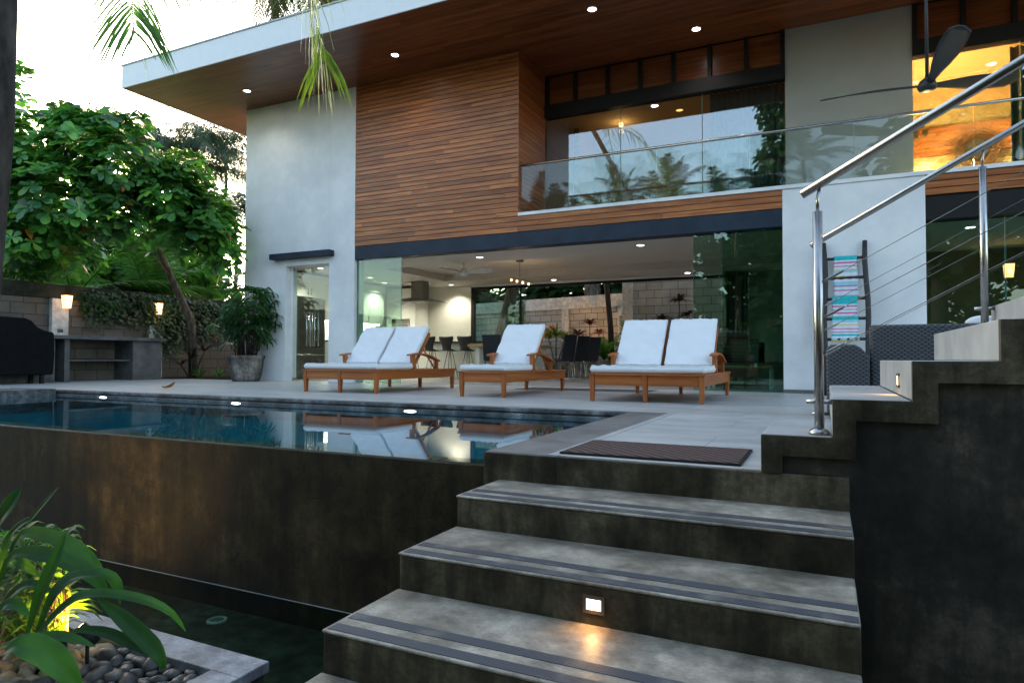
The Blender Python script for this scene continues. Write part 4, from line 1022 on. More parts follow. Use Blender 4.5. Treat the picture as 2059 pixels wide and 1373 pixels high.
for k in range(90):
    a = 2*PI*k/90+rnd.uniform(-.02,.02); r1 = rnd.uniform(.40,.50)
    b.tube([(c.x+.17*math.cos(a), 13.075, c.z+.17*math.sin(a)), (c.x+r1*math.cos(a), 13.06, c.z+r1*math.sin(a))], [.007,.003], 4)
part('ray', b, RAYM, sm)
b = MB(); n_ = 40; b.tube([(c.x+.31*math.cos(2*PI*k/n_), 13.05, c.z+.31*math.sin(2*PI*k/n_)) for k in range(n_+1)], .013, 6); part('hoop', b, RAYM, sm)
b = MB(); b.prism([(c.x+.17*math.cos(-2*PI*k/32), c.z+.17*math.sin(-2*PI*k/32)) for k in range(32)], 'y', 13.045, 13.075); part('mirror_disc', b, plain('mirror_glass', (.05,.04,.035), .1, .2), sm)
for px, py, w_, h_, lb in ((1860,268,.05,.05,'small round grey thermostat on the orange wall'),(1842,273,.03,.06,'small grey light switch on the orange wall')):
    q = atY(px, py, 13.08); b = MB()
    if w_ == h_: b.prism([(q.x+w_*math.cos(-2*PI*k/20), q.z+w_*math.sin(-2*PI*k/20)) for k in range(20)], 'y', 13.06, 13.099)
    else: b.box(q.x-w_, q.x+w_, 13.07, 13.099, q.z-h_, q.z+h_)
    single('wall_switch', b, MAT['steel_dk'], lb, 'switch', bevel=.004)
# ------------------------------------------------------------------ plant builders
def frond(mb, stem, pts, ll, n, down=.3, width=.018, vee=.25, rnd=random, taper=True, rach=.016, seg=4, jit=.08):
    """feather palm frond: rachis through pts, paired leaflets of length ll hanging by 'down'"""
    pts = [Vector(p) for p in pts]
    def ev(t):
        f = t*(len(pts)-1); i = min(int(f), len(pts)-2); u = f-i
        p0 = pts[max(i-1,0)]; p1 = pts[i]; p2 = pts[i+1]; p3 = pts[min(i+2,len(pts)-1)]
        return .5*((2*p1)+(p2-p0)*u+(2*p0-5*p1+4*p2-p3)*u*u+(3*p1-p0-3*p2+p3)*u**3)
    cl = [ev(k/16) for k in range(17)]
    stem.tube(cl, [rach*(1-.8*k/16) for k in range(17)], 5)
    for k in range(n):
        t = .12+.88*k/(n-1); p = ev(t); tg = (ev(min(1,t+.02))-ev(max(0,t-.02))).normalized()
        sd = tg.cross(Vector((0,0,1)))
        sd = sd.normalized() if sd.length > .15 else tg.cross(Vector((-.43,.9,0))).normalized()
        up = sd.cross(tg)
        L = ll*(math.sin(PI*min(1,.12+t*.80))**.7)*rnd.uniform(.85,1.1) if taper else ll
        for s in (-1, 1):
            d = (sd*s*.85 + tg*(.35+.5*t) + up*vee + Vector((rnd.uniform(-jit,jit), rnd.uniform(-jit,jit), rnd.uniform(-jit,jit)))*1.6).normalized()
            a = p; q = []
            for j in range(seg+1):
                u = j/seg; q.append(a + d*L*u + Vector((0,0,-1))*L*down*u*u*(1+.3*rnd.random()))
            w = width*(.7+.3*rnd.random())
            ws = [w*.5]+[w]*(seg-2)+[w*.75, w*.12]
            mb.strip(q, ws[:seg+1], up, .35)
def palm(name, base, top, nf, fl, label, mat, seed, group=None, rtrunk=.13, ll=.6, n=34, bark='bark', up=.5, wid=.02, dead=0, cat='palm tree', arc=(0,360), down=.35, jit=.08):
    rnd = random.Random(seed); base, top = Vector(base), Vector(top)
    t = thing(name, base, label, cat, group)
    if rtrunk:
        pts = [base.lerp(top, k/8)+Vector((.12*math.sin(k*.7+seed), .1*math.cos(k*.6+seed), 0))*(0<k<8) for k in range(9)]
        part('trunk', MB().tube(pts, [rtrunk*(1.25-.5*k/8) for k in range(9)], 10), MAT[bark], t)
    fo = MB(); sm_ = MB()
    for k in range(nf):
        a = R(arc[0]+(arc[1]-arc[0])*(k+rnd.uniform(-.3,.3))/nf); el = rnd.uniform(-.1,1.0)*up+.25; l = fl*rnd.uniform(.8,1.1)
        hx = Vector((math.cos(a), math.sin(a), 0)); pts = [top]
        for j in range(1,6):
            u = j/5; pts.append(top + hx*l*u*math.cos(el)*.95 + Vector((0,0,l*(u*math.sin(el) - .55*u*u*(1.1-el*.5)))))
        frond(fo, sm_, pts, ll, n, down, wid, .2, rnd, seg=3, jit=jit)
    part('crown', fo, mat, t); part('frond_stem', sm_, MAT['dkleaf'] if not dead else MAT['bark'], t)
    if dead:
        fo = MB(); sm_ = MB()
        for k in range(dead):
            a = rnd.uniform(0, 6.28); hx = Vector((math.cos(a), math.sin(a), 0)); l = fl*rnd.uniform(.5,.8)
            frond(fo, sm_, [top-Vector((0,0,.2)), top+hx*.35-Vector((0,0,.3)), top+hx*.55-Vector((0,0,l*.5)), top+hx*.5-Vector((0,0,l))], ll*.7, 20, .8, wid*1.2, 0, rnd, seg=3)
        part('dead_fronds', fo, MAT['dead'], t); part('dead_stem', sm_, MAT['bark'], t)
    return t
def leaf_obovate(mb, p, d, up, L, W, droop):
    s = d.cross(up).normalized(); up = s.cross(d)
    prof = [(.0,.03),(.3,.35),(.62,.9),(.82,1.0),(.95,.62),(1.0,.08)]
    pts = [p + d*L*u - Vector((0,0,1))*L*droop*u*u for u, w in prof]
    P = []
    for q, (u, w) in zip(pts, prof): P.append([q - s*W*w + up*W*w*.22, q, q + s*W*w + up*W*w*.22])
    mb.grid(P)
def crown(mb, cents, rnd, L=(.18,.30), nl=(6,9), seedold=None, oldp=.0, W=.30, fill=1.0):
    for (c, r, n) in cents:
        for _ in range(int(n*fill)):
            while True:
                v = Vector((rnd.uniform(-1,1), rnd.uniform(-1,1), rnd.uniform(-1,1)))
                if .05 < v.length <= 1: break
            v = v.normalized()*(v.length**.5)
            p = Vector(c)+Vector((v.x*r[0], v.y*r[1], v.z*r[2]))
            ax = (v*.7+Vector((rnd.uniform(-.4,.4), rnd.uniform(-.4,.4), .75))).normalized()
            s = ax.orthogonal().normalized(); t = ax.cross(s); k = rnd.randint(*nl); a0 = rnd.uniform(0,6.28)
            for i in range(k):
                a = a0+2*PI*i/k+rnd.uniform(-.25,.25); out = (s*math.cos(a)+t*math.sin(a))
                d = (out+ax*rnd.uniform(.05,.5)).normalized(); l = rnd.uniform(*L)
                tgt = seedold if (seedold is not None and rnd.random() < oldp) else mb
                leaf_obovate(tgt, p, d, ax, l, l*W, rnd.uniform(.05,.35))
def tree(name, trunk, rads, limbs, cents, label, mat, bark, seed, cat='tree', group=None, L=(.18,.3), nl=(6,9), W=.3, oldp=0, fill=1.0):
    rnd = random.Random(seed); t = thing(name, trunk[0], label, cat, group)
    b = MB().tube(trunk, rads, 10)
    for lb, lr in limbs: b.tube(lb, lr, 7)
    part('trunk', b, MAT[bark], t)
    mb = MB(); old = MB(); crown(mb, cents, rnd, L, nl, old, oldp, W, fill)
    part('crown', mb, mat, t)
    if old.v: part('old_leaves', old, MAT['almond_old'], t)
    return t
# ------------------------------------------------------------------ trees at the left
def E(px, py, Y, rp, rz, n, ry=None):
    c = atY(px, py, Y); dist = (c-EYE).dot(FW); k = dist/FPX
    return (c, (rp*k, (ry or rp*.8)*k, rz*k), n)
cents = [E(60,300,7.2,85,75,55), E(10,290,6.9,60,75,45), E(20,400,6.9,60,90,40), E(160,285,7.6,85,60,60), E(250,330,8.0,90,65,65), E(110,400,7.4,110,80,85), E(330,390,8.6,85,70,70), E(220,420,8.0,80,60,60),
         E(400,440,9.2,75,70,65), E(445,480,9.6,42,70,40), E(30,470,7.0,70,70,55), E(130,500,7.8,75,50,36), E(30,540,7.4,70,40,30), E(350,480,9.0,60,40,26), E(270,250,8.0,25,20,7), E(130,235,7.5,45,22,16), E(210,245,7.7,45,22,16), E(30,175,8.0,26,50,10), E(370,345,8.8,50,40,26), E(60,400,7.6,70,70,35)]
tb = Vector((-13.55, 10.75, -.05)); t1 = atY(385, 645, 10.3); t2 = atY(345, 560, 9.9); t3 = atY(310, 478, 9.4); t4 = atY(285, 420, 8.9)
limbs = [([t4, atY(230,400,8.4), atY(150,380,7.8), atY(60,360,7.3)], [.04,.03,.022,.012]), ([t3, atY(360,440,9.2), atY(430,430,9.4)], [.035,.022,.01]), ([t4, atY(290,370,8.4), atY(250,310,8.0)], [.03,.02,.01]),
         ([atY(150,380,7.8), atY(110,450,7.5), atY(30,500,7.2)], [.022,.016,.008]), ([t2, atY(300,505,9.2), atY(180,490,8.2)], [.03,.02,.008])]
tree('sea_almond_tree', [tb, t1, t2, t3, t4], [.10,.085,.075,.06,.045], limbs, cents, 'spreading broad leaved tree with slanting thin trunk overhanging the left garden wall', MAT['almond'], 'bark', 21, L=(.12,.29), W=.27, oldp=.010, fill=1.9)
# palms behind the left wall
palm('young_coconut_palm', (-15.4, 10.6, -1), atX(300, 612, -15.3), 15, 3.0, 'young coconut palm with bright fanned fronds right behind the left garden wall', leafmat('backlit_palm_leaf', [(.055,.15,.03), (.08,.2,.045), (.11,.24,.055)], .4), 3, ll=.75, n=60, up=1.25, wid=.028, arc=(50,310))  # lighter copy of the palm greens, backlight is put into the colour
palm('young_coconut_palm', (-16.2, 13.5, -1), atX(420, 610, -16.0), 13, 3.2, 'young coconut palm behind the wall, beside the corner of the villa', MAT['palm'], 8, ll=.75, n=60, up=1.2, wid=.028, arc=(50,310))
palm('young_coconut_palm', (-15.6, 8.2, -1), atX(150, 600, -15.4), 12, 3.0, 'young coconut palm behind the wall, mostly hidden by the broad leaved tree', MAT['palm'], 14, ll=.7, n=60, up=1.1, wid=.028, arc=(50,310))
GF = 'feathery palms far beyond the left wall'
for i, (px, py, Y, fl, lb) in enumerate(((300,300,21,3.4,'grey green feathery palm far behind, left of the roof corner'), (420,345,22,3.6,'grey green feathery palm far behind, closest to the white end wall'), (240,270,24,3.0,'most distant grey green palm, above the broad leaved tree'), (365,300,20,3.2,'grey green palm between the roof corner palm and the one by the white wall'), (450,300,23,3.2,'grey green palm high up right beside the eaves and the white end wall'), (470,420,19,3.0,'grey green palm partly hidden behind the white end wall'))):
    c = atY(px, py, Y); palm('feathery_palm', (c.x, c.y, -1), c, 24, fl, lb, MAT['palm_far'], 30+i, GF, rtrunk=.09, ll=.75, n=54, up=.75, wid=.016, down=.85, jit=.28)
GR = 'tall palms rising behind the roof'
for i, (px, py, Y, lb) in enumerate(((548,-50,20,'tall palm with hanging dead fronds behind the left end of the roof'), (655,-40,19,'tall palm with a thick trunk behind the roof edge'), (760,-60,20,'tall palm farthest to the right behind the roof edge'))):
    c = atY(px, py, Y); palm('tall_palm', (c.x+.5, c.y, -1), c, 24, 4.3, lb, MAT['palm_far'], 40+i, GR, rtrunk=.2, ll=.8, n=50, up=.5, dead=9, wid=.018, down=.8, jit=.25)
# broad green backdrop beyond the left wall, one tree each
for i, (x, y, h, lb) in enumerate(((-24,13,3.4,'dark bushy tree beyond the left wall, behind the young palms'), (-22,8,3.2,'dark bushy tree beyond the left wall at the edge of the photo'), (-25,19,3.6,'dark bushy tree beyond the wall near the villa corner'), (-18.5,10.5,3.5,'dark bushy tree close behind the wall, under the gap in the broad leaved canopy'))):
    rnd = random.Random(50+i); cs = [((x+rnd.uniform(-1.2,1.2), y+rnd.uniform(-1.6,1.6), h*.95+rnd.uniform(-1.0,.35)), (1.6,1.7,1.0), 110) for _ in range(4)]
    tree('bushy_tree', [(x,y,-1.2),(x,y,h*.3),(x+.2,y,h*.6)], [.16,.12,.08], [], cs, lb, MAT['midleaf'], 'bark_dk', 60+i, group='bushy trees beyond the left wall', L=(.3,.45), nl=(5,7), W=.28)
c = atY(160, 200, 20); b = MB().tube([(c.x,c.y,-1),(c.x,c.y,c.z+.4)], [.06,.02], 6).tube([(c.x,c.y,c.z),(c.x-.18,c.y,c.z+.25)], .015, 5).tube([(c.x,c.y,c.z-.3),(c.x+.14,c.y,c.z)], .015, 5)
single('bare_stem', b, MAT['bark_dk'], 'thin bare dead stem sticking up into the white sky', 'tree')
# leaning palm at the left edge with hanging fronds in front of the roof
lp = thing('leaning_palm', atD(-100, 1255, 3.5), 'leaning palm at the left edge, its frond tips hanging before the roof', 'palm tree')
ctop = atD(40, -900, 6.0)
part('trunk', MB().tube([atD(-100,1255,3.5), atD(-70,950,3.5), atD(-28,560,3.5), atD(0,260,3.5), atD(8,0,3.55), atD(14,-300,4.0), ctop], [.085,.076,.068,.063,.061,.066,.075], 16), MAT['bark_dk'], lp)
def nearfrond(name, pts, ll, n, mat, down, w, seed, jit=.14):
    fo = MB(); sm_ = MB(); frond(fo, sm_, pts, ll, n, down, w, .0, random.Random(seed), rach=.012, jit=jit)
    f = part(name, fo, mat, lp); part('frond_stem', sm_, mat, f)
nearfrond('frond', [ctop, atD(330,-900,5.6), atD(560,-420,5.2), atD(600,-150,5.0), atD(628,10,5.0), atD(645,80,5.0), atD(650,120,5.0)], .43, 54, MAT['palm_yel'], .8, .011, 1)
nearfrond('frond', [ctop, atD(180,-880,6.0), atD(300,-420,6.0), atD(285,-150,6.0), atD(268,-20,6.0), atD(266,25,6.0), atD(271,66,6.0)], .64, 50, MAT['palm'], .45, .0105, 2, .05)
nearfrond('frond', [ctop, atD(-200,-1000,6.4), atD(-420,-700,6.8), atD(-560,-300,7.0)], .5, 40, MAT['palm'], .5, .014, 3)
nearfrond('frond', [ctop, atD(60,-1150,5.0), atD(150,-1100,4.2), atD(200,-900,3.6)], .5, 40, MAT['palm'], .5, .014, 4)
# ------------------------------------------------------------------ vines and bed plants along the left wall
rnd = random.Random(77)
def creeper(label, y0, y1, n, drop, seed, z1=1.9, spread=.05):
    rnd = random.Random(seed); lf = MB(); stm = MB()
    t = thing('wall_creeper', (XW+.06, (y0+y1)/2, 0), label, 'climbing plant', 'creepers on the left garden wall')
    for k in range(n):
        y = rnd.uniform(y0, y1); z = z1+rnd.uniform(-.1,.05); L = drop*rnd.uniform(.35,1.0)*(.45+.55*math.sin(PI*min(1,max(0,(y-y0)/(y1-y0)))**.8)); dy = rnd.uniform(-.5,.7)
        pts = [Vector((XW+.05+spread*rnd.random(), y+dy*u+.04*math.sin(9*u+k), z-L*u)) for u in [i/7 for i in range(8)]]
        stm.tube(pts, [.006]*7+[.002], 4)
        for i in range(int(8+26*L)):
            u = rnd.random(); p = pts[min(6,int(u*7))].lerp(pts[min(7,int(u*7)+1)], u*7-int(u*7))+Vector((rnd.uniform(0,.09), rnd.uniform(-.09,.09), rnd.uniform(-.06,.04)))
            d = Vector((rnd.uniform(.1,.7), rnd.uniform(-.8,.8), rnd.uniform(-.9,.1))).normalized()
            leaf_obovate(lf, p, d, Vector((1,0,.4)), rnd.uniform(.05,.10), .032, .2)
    part('foliage', lf, MAT['dkleaf'], t); part('stem', stm, MAT['bark_dk'], t)
creeper('dark creeper hanging over the wall between the two lanterns', 8.2, 9.9, 44, .75, 4)
creeper('dark creeper covering the wall below the second lantern and round the slanting trunk', 9.7, 11.6, 64, 1.45, 5)
creeper('thin creeper on the wall cap nearest the potted palm', 11.5, 13.2, 22, .6, 6)
bs = MB(); bs.box(-13.99, -13.1, 9.9, 10.14, -.02, .012); bs.box(-13.99, -11.4, 10.2, 14, -.02, .012)
struct('soil', bs, MAT['soil'])
def rosette(name, loc, label, cat, mat, n, L, W, h=.0, droop=.5, up=.9, seed=0, stem=None, group=None, heads=None, stemmat='bark_dk', fold=.3):
    """strap leaved plant: one or more heads of arching leaves on stems"""
    rnd = random.Random(seed); loc = Vector(loc); t = thing(name, loc, label, cat, group)
    fo = MB(); st_ = MB()
    for (dx, dy, hz, k) in (heads or [(0,0,h,1)]):
        top = loc+Vector((dx,dy,hz))
        if hz > .05: st_.tube([loc+Vector((dx*.2,dy*.2,0)), loc+Vector((dx*.6,dy*.6,hz*.55)), top], [.02,.016,.012], 6)
        for i in range(n):
            a = 2.4*i+rnd.uniform(-.3,.3); e = up*rnd.uniform(.35,1.15); l = L*k*rnd.uniform(.7,1.1)
            hx = Vector((math.cos(a), math.sin(a), 0)); pts = []
            for j in range(6):
                u = j/5; pts.append(top+hx*l*u*math.cos(e)+Vector((0,0,l*(u*math.sin(e)-droop*u*u*.6))))
            fo.strip(pts, [W*.45,W*.9,W,W*.85,W*.5,W*.06], (0,0,1) if e < 1.3 else hx, fold)
    part('foliage', fo, mat, t)
    if st_.v: part('stem', st_, MAT[stemmat], t)
    return t
GB = 'bed plants at the foot of the left wall'
rosette('spiky_shrub', (-13.3,10.5,.0), 'reddish dark spiky shrub left of the slanting trunk', 'shrub', MAT['cordy'], 16, .45, .02, heads=[(0,0,.45,1),(.12,.25,.62,.8),(-.1,-.2,.3,.8)], seed=1, group=GB)
rosette('spiky_shrub', (-12.6,11.2,.0), 'tall thin reddish shrub between the trunk and the potted palm', 'shrub', MAT['cordy'], 15, .5, .018, heads=[(0,0,1.0,1),(.1,.2,.7,.8),(-.25,.1,1.25,.8)], seed=2, group=GB)
rosette('strap_plant', (-12.0,10.6,.0), 'low green strap leaved plant just left of the big pot', 'plant', MAT['dkleaf'], 22, .55, .025, heads=[(0,0,.02,1),(.3,.2,.02,.9)], seed=3, up=1.2, group=GB)
rosette('strap_plant', (-12.9,10.4,.0), 'low green grassy plant at the foot of the slanting trunk', 'plant', MAT['palm'], 24, .5, .014, heads=[(0,0,.02,1),(.2,.35,.02,.8)], seed=4, up=1.1, group=GB)
rosette('strap_plant', (-11.5,10.9,.0), 'upright green blade plant tucked behind the big pot', 'plant', MAT['palm'], 16, .7, .03, heads=[(0,0,.02,1)], seed=6, up=1.4, droop=.2, group=GB)
# ------------------------------------------------------------------ rear garden seen through the living room
A0, A1 = Vector((-11.2,19.3,0)), Vector((-4.87,17.6,0)); dv = (A1-A0).normalized(); nv = Vector((dv.y,-dv.x,0))
rw = thing('rear_wall', (A0+A1)/2, 'grey rendered block wall of the rear garden, framed in panels, behind the dining table', 'garden wall')
b = MB(); b.obox(A0, (A1-A0), -nv*.2, (0,0,2.3)); part('block_panel', b, MAT['block_r'], rw)
b = MB(); b.obox(A0+nv*.001+Vector((0,0,1.95)), A1-A0, nv*.05, (0,0,.352))
for f in (.02,.33,.66,.955): b.obox(A0+nv*.001+dv*((A1-A0).length*f), dv*.25, nv*.05, (0,0,1.949))
part('frame', b, MAT['render'], rw, .004)
rp = thing('side_block_wall', (-3, 17.2, 0), 'taller bare grey block wall in the rear garden, right of the rendered wall', 'garden wall')
b = MB(); b.box(-4.62, 1.5, 17.2, 17.4, 0, 3.2); part('block_panel', b, mat_blocks('bare_blocks', (.36,.34,.32), (.44,.42,.395), (.16,.15,.14), 'y', .42, .21), rp)
b = MB(); b.box(-4.9, -4.621, 17.12, 17.45, 0, 3.2); part('pier', b, MAT['render'], rp, .005)
b = MB(); b.box(-11, 1.5, 15.62, 15.85, -.3, .40); single('bed_kerb', b, MAT['copface'], 'grey rough stone kerb in front of the rear plants', 'kerb')
b = MB(); b.box(-11.5, 1.5, 15.851, 20, -.3, .34); struct('soil', b, MAT['soil'])
b = MB(); q = atY(1048, 680, 15.9); b.box(q.x-.06, q.x+.06, 15.86, 15.98, .34, 2.02); single('wooden_post', b, wood('post_wood', (.2,.12,.08), (.3,.19,.13), (.4,.27,.2), 'z'), 'square brown wooden post behind the backrest of the middle lounger', 'post', bevel=.006)
GP = 'plants in the rear garden bed'
def rear(px, py_base, Y): q = atY(px, 700, Y); return (q.x, Y, .34)
rosette('bromeliad', rear(1062,0,16.1), 'green and red bromeliad behind the left top corner of the middle lounger', 'plant', MAT['brom'], 26, .45, .028, heads=[(0,0,.85,1),(-.22,.1,.8,.9),(.2,0,.75,.8)], seed=10, up=1.2, group=GP)
rosette('bromeliad', rear(1118,0,16.1), 'bromeliad with a red orange bloom right of the middle lounger', 'plant', MAT['brom'], 30, .5, .03, heads=[(0,0,.72,1),(.2,.1,.62,.9),(-.25,.1,.66,.9)], seed=11, up=1.2, group=GP)
rosette('bromeliad', rear(1085,0,16.3), 'yellowish bromeliad between the two larger bromeliads', 'plant', MAT['brom'], 24, .45, .028, heads=[(0,0,.8,1)], seed=12, up=1.2, group=GP)
q = Vector(rear(1112,0,15.98)); b = MB(); rnd = random.Random(3)
for k in range(22):
    a = rnd.uniform(0,6.28); d_ = Vector((math.cos(a)*.5, math.sin(a)*.5-.3, rnd.uniform(.2,1))).normalized(); p = q+Vector((-.02,-.02,.92)); b.strip([p, p+d_*.07, p+d_*.13], [.006,.016,.003], (0,-1,.3), .2)
single('red_bloom', b, MAT['flower'], 'small red orange bloom in the rear garden bed', 'flower')
rosette('cordyline', rear(1163,0,16.3), 'dark cordyline plant lit by the warm garden lamp', 'plant', MAT['cordy'], 24, .5, .036, droop=.8, heads=[(0,0,.75,1),(-.3,.1,.5,.9),(.3,-.1,.5,.8)], seed=13, up=.95, group=GP)
rosette('cordyline', rear(1186,0,16.7), 'pink leaved cordyline on a tall stem near the slim dark trunk', 'plant', MAT['cordy_pink'], 24, .5, .03, droop=.8, heads=[(0,0,1.05,1),(.2,.2,.8,.8)], seed=14, up=1.0, group=GP)
rosette('cordyline', rear(1370,0,16.2), 'tall dark cordyline in front of the bare block wall', 'plant', MAT['cordy'], 24, .5, .036, droop=.8, heads=[(-.05,0,1.55,1),(-.5,.1,1.1,1),(.38,.1,1.05,.95),(0,-.15,.8,.9),(.1,.2,1.2,.7)], seed=15, up=.9, group=GP)
palm('small_palm', rear(1215,0,16.4), Vector(rear(1215,0,16.4))+Vector((0,0,.12)), 10, .95, 'small arching green palm left of the white upright cushions', MAT['palm'], 71, GP, 0, ll=.22, n=22, up=1.0, wid=.012, cat='plant')
palm('small_palm', rear(1258,0,16.8), Vector(rear(1258,0,16.8))+Vector((0,0,.35)), 9, 1.15, 'taller green palm against the pale pier in the rear garden', MAT['palm'], 72, GP, 0, ll=.25, n=24, up=1.2, wid=.012, cat='plant')
rosette('strap_plant', rear(1190,0,15.95), 'low leafy green plant at the foot of the rear bed behind the dining chairs', 'plant', MAT['dkleaf'], 26, .45, .03, heads=[(0,0,.02,1),(.5,.1,.02,1),(-.6,.1,.02,1)], seed=16, up=1.0, group=GP)
q = atY(1220, 560, 16.6); q2 = atY(1230, 700, 16.6)
tr = thing('slim_palm', (q2.x,16.6,.34), 'slim dark palm trunk standing in the rear garden bed', 'palm tree')
part('trunk', MB().tube([(q2.x,16.6,.3),(q2.x-.03,16.6,1.3),(q.x,16.6,2.4),(q.x-.1,16.6,4.5)], [.085,.075,.07,.06], 10), MAT['bark_dk'], tr)
fo = MB(); sm_ = MB()
for k in range(9):
    a = .7*k; hx = Vector((math.cos(a), math.sin(a), 0)); tp = Vector((q.x-.1,16.6,4.5)); frond(fo, sm_, [tp, tp+hx*.6+Vector((0,0,.5)), tp+hx*1.3+Vector((0,0,.4)), tp+hx*1.9-Vector((0,0,.2))], .4, 24, .4, .018)
part('crown', fo, MAT['palm'], tr)
q = atY(1030, 560, 16.2); q2 = atY(1000, 700, 16.2)
tree('leaning_tree', [(q2.x,16.2,.3),(q2.x+.1,16.2,1.0),(q.x,16.2,2.3),(q.x+.5,16.3,4.2)], [.24,.2,.17,.14], [], [((q.x+.6,16.4,4.9),(1.5,.7,.8),90)], 'thick leaning dark trunk behind the rear glass door', MAT['dkleaf'], 'bark', 81, L=(.25,.4), nl=(5,7))
GT = 'dense trees beyond the rear wall'
for i, (x, y, h, lb) in enumerate(((-14,22.5,6,'dense dark tree beyond the rear wall at its left end'),(-9.5,21.8,6,'dense dark tree beyond the middle of the rear wall'),(-5.5,21,6.5,'dense dark tree beyond the right end of the rear wall'))):
    rnd = random.Random(90+i); cs = [((x+rnd.uniform(-1.8,1.8), y+rnd.uniform(-.8,.8), 1.8+.75*k), (2.0,1.2,1.0), 150) for k in range(6)]
    tree('dense_tree', [(x,y,-1.2),(x+.1,y-.3,2.5),(x,y,5)], [.25,.2,.15], [], cs, lb, MAT['dkleaf'], 'bark', 95+i, group=GT, L=(.3,.5), nl=(5,7), W=.26)
q = atY(1450, 600, 19); tree('grey_trunk_tree', [atY(1194,700,20), atY(1192,600,20), atY(1188,520,20)], [.3,.27,.25], [], [((atY(1188,520,20).x,20,5.5),(1.5,1,1),60)], 'tree with a thick grey trunk just beyond the rear wall', MAT['dkleaf'], 'bark', 99, group=GT, L=(.3,.5), nl=(5,7))
gl = thing('garden_spotlight', rear(1152,0,16.35), 'small warm garden spotlight glowing at the foot of the rear wall', 'garden light')
part('body', MB().lathe([(.03,0),(.04,.02),(.05,.09),(.045,.1)], rear(1152,0,16.35), 14), MAT['black'], gl)
part('lens', MB().lathe([(.0449,.1005),(0,.103)], rear(1152,0,16.35), 14, False, False), MAT['warmglow'], gl)
add_lamp(gl, lamp_data('SPOT', 26, (1,.52,.2), .04, 120, .8), (0,0,.16), (.05,.5,1))
# ------------------------------------------------------------------ foreground planter
ZP = -.85
pl = thing('garden_planter', (-3.6, 1.3, -1.2), 'low planter with a pale stone coping in the dark green basin at the lower left', 'planter')
b = MB(); b.prism([(-7,-.5),(-2.209,-.5),(-2.209,2.161),(-7,2.161)], 'z', ZP-.055, ZP-.0005) if False else None
cp = MB(); cp.box(-7, -2.209, 1.995, 2.161, ZP-.05, ZP); cp.box(-2.375, -2.209, -1, 1.9945, ZP-.05, ZP)
part('coping', cp, MAT['planter'], pl, .006)
cp = MB(); cp.box(-7, -2.225, 2.02, 2.145, -1.2, ZP-.0505); cp.box(-2.36, -2.225, -1, 2.0195, -1.2, ZP-.0505); part('wall', cp, MAT['basinfloor'], pl)
cp = MB(); cp.box(-7, -2.3605, -1, 2.0195, -1.2, ZP-.07); part('soil_bed', cp, MAT['soil'], pl)
rnd = random.Random(17); placed = []
GC = 'river cobbles in the planter'
for k in range(14000):
    x = rnd.uniform(-3.85, -2.39); y = rnd.uniform(1.3, 1.985); r = rnd.uniform(.022, .050)
    if all((x-a)**2+(y-c)**2 > ((r+e)*.74)**2 for a, c, e in placed):
        placed.append((x, y, r))
    if len(placed) >= 270: break
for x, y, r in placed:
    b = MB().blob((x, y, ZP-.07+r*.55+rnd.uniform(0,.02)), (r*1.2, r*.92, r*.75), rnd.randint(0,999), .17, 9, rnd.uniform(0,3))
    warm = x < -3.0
    single('cobble', b, MAT['stone'] if not warm else plain('amber_lit_cobble', (.26,.20,.13), .6, 0, .3, .2, .2, 6), 'smooth grey river cobble at the open right end of the planter bed' if not warm else 'cobble coloured as lit amber, under the leaves beside the amber planter lamp', 'stone', GC if not warm else 'cobbles coloured as lit amber in the planter')  # ochre tone stands for amber lamp light on the stones near the lamp
# the amber lamp
hd0 = atZ(176, 1278, ZP+.09); q = hd0
sl = thing('planter_spotlight', (q.x, q.y, ZP-.12), 'small black garden spotlight among the cobbles throwing amber light on the leaves', 'garden light')
ax = Vector((-.62,-.42,.62)).normalized()
part('stake', MB().tube([(q.x,q.y,ZP-.12),(q.x,q.y,q.z-.02)], .008, 8), MAT['black'], sl)
part('head', MB().tube([hd0+ax*.05, hd0-ax*.01, hd0-ax*.05], [.038,.034,.02], 14), MAT['black'], sl)
part('lens', MB().tube([hd0+ax*.0505, hd0+ax*.052], [.03,.03], 14), emit('amber_lens', (1,.5,.12), 4), sl)
add_lamp(sl, lamp_data('SPOT', 17, (1,.45,.06), .03, 160, .6), tuple(hd0+ax*.075-Vector((q.x,q.y,ZP-.12))), ax)
q2 = Vector((-4.35, 1.88, ZP-.05)); sl2 = thing('wall_spotlight', q2, 'hidden amber garden spotlight behind the leaves washing the dark pool wall', 'garden light')
part('head', MB().tube([q2+Vector((0,.0,.03)), q2+Vector((0,.05,.08))], [.03,.04], 14), MAT['black'], sl2)
part('lens', MB().tube([q2+Vector((0,.051,.0815)), q2+Vector((0,.0525,.083))], [.034,.034], 14), emit('amber_lens', (1,.5,.12), 4), sl2)
add_lamp(sl2, lamp_data('SPOT', 11, (1,.64,.28), .04, 90, 1.0), (0,.08,.11), (0.03,1,.42))
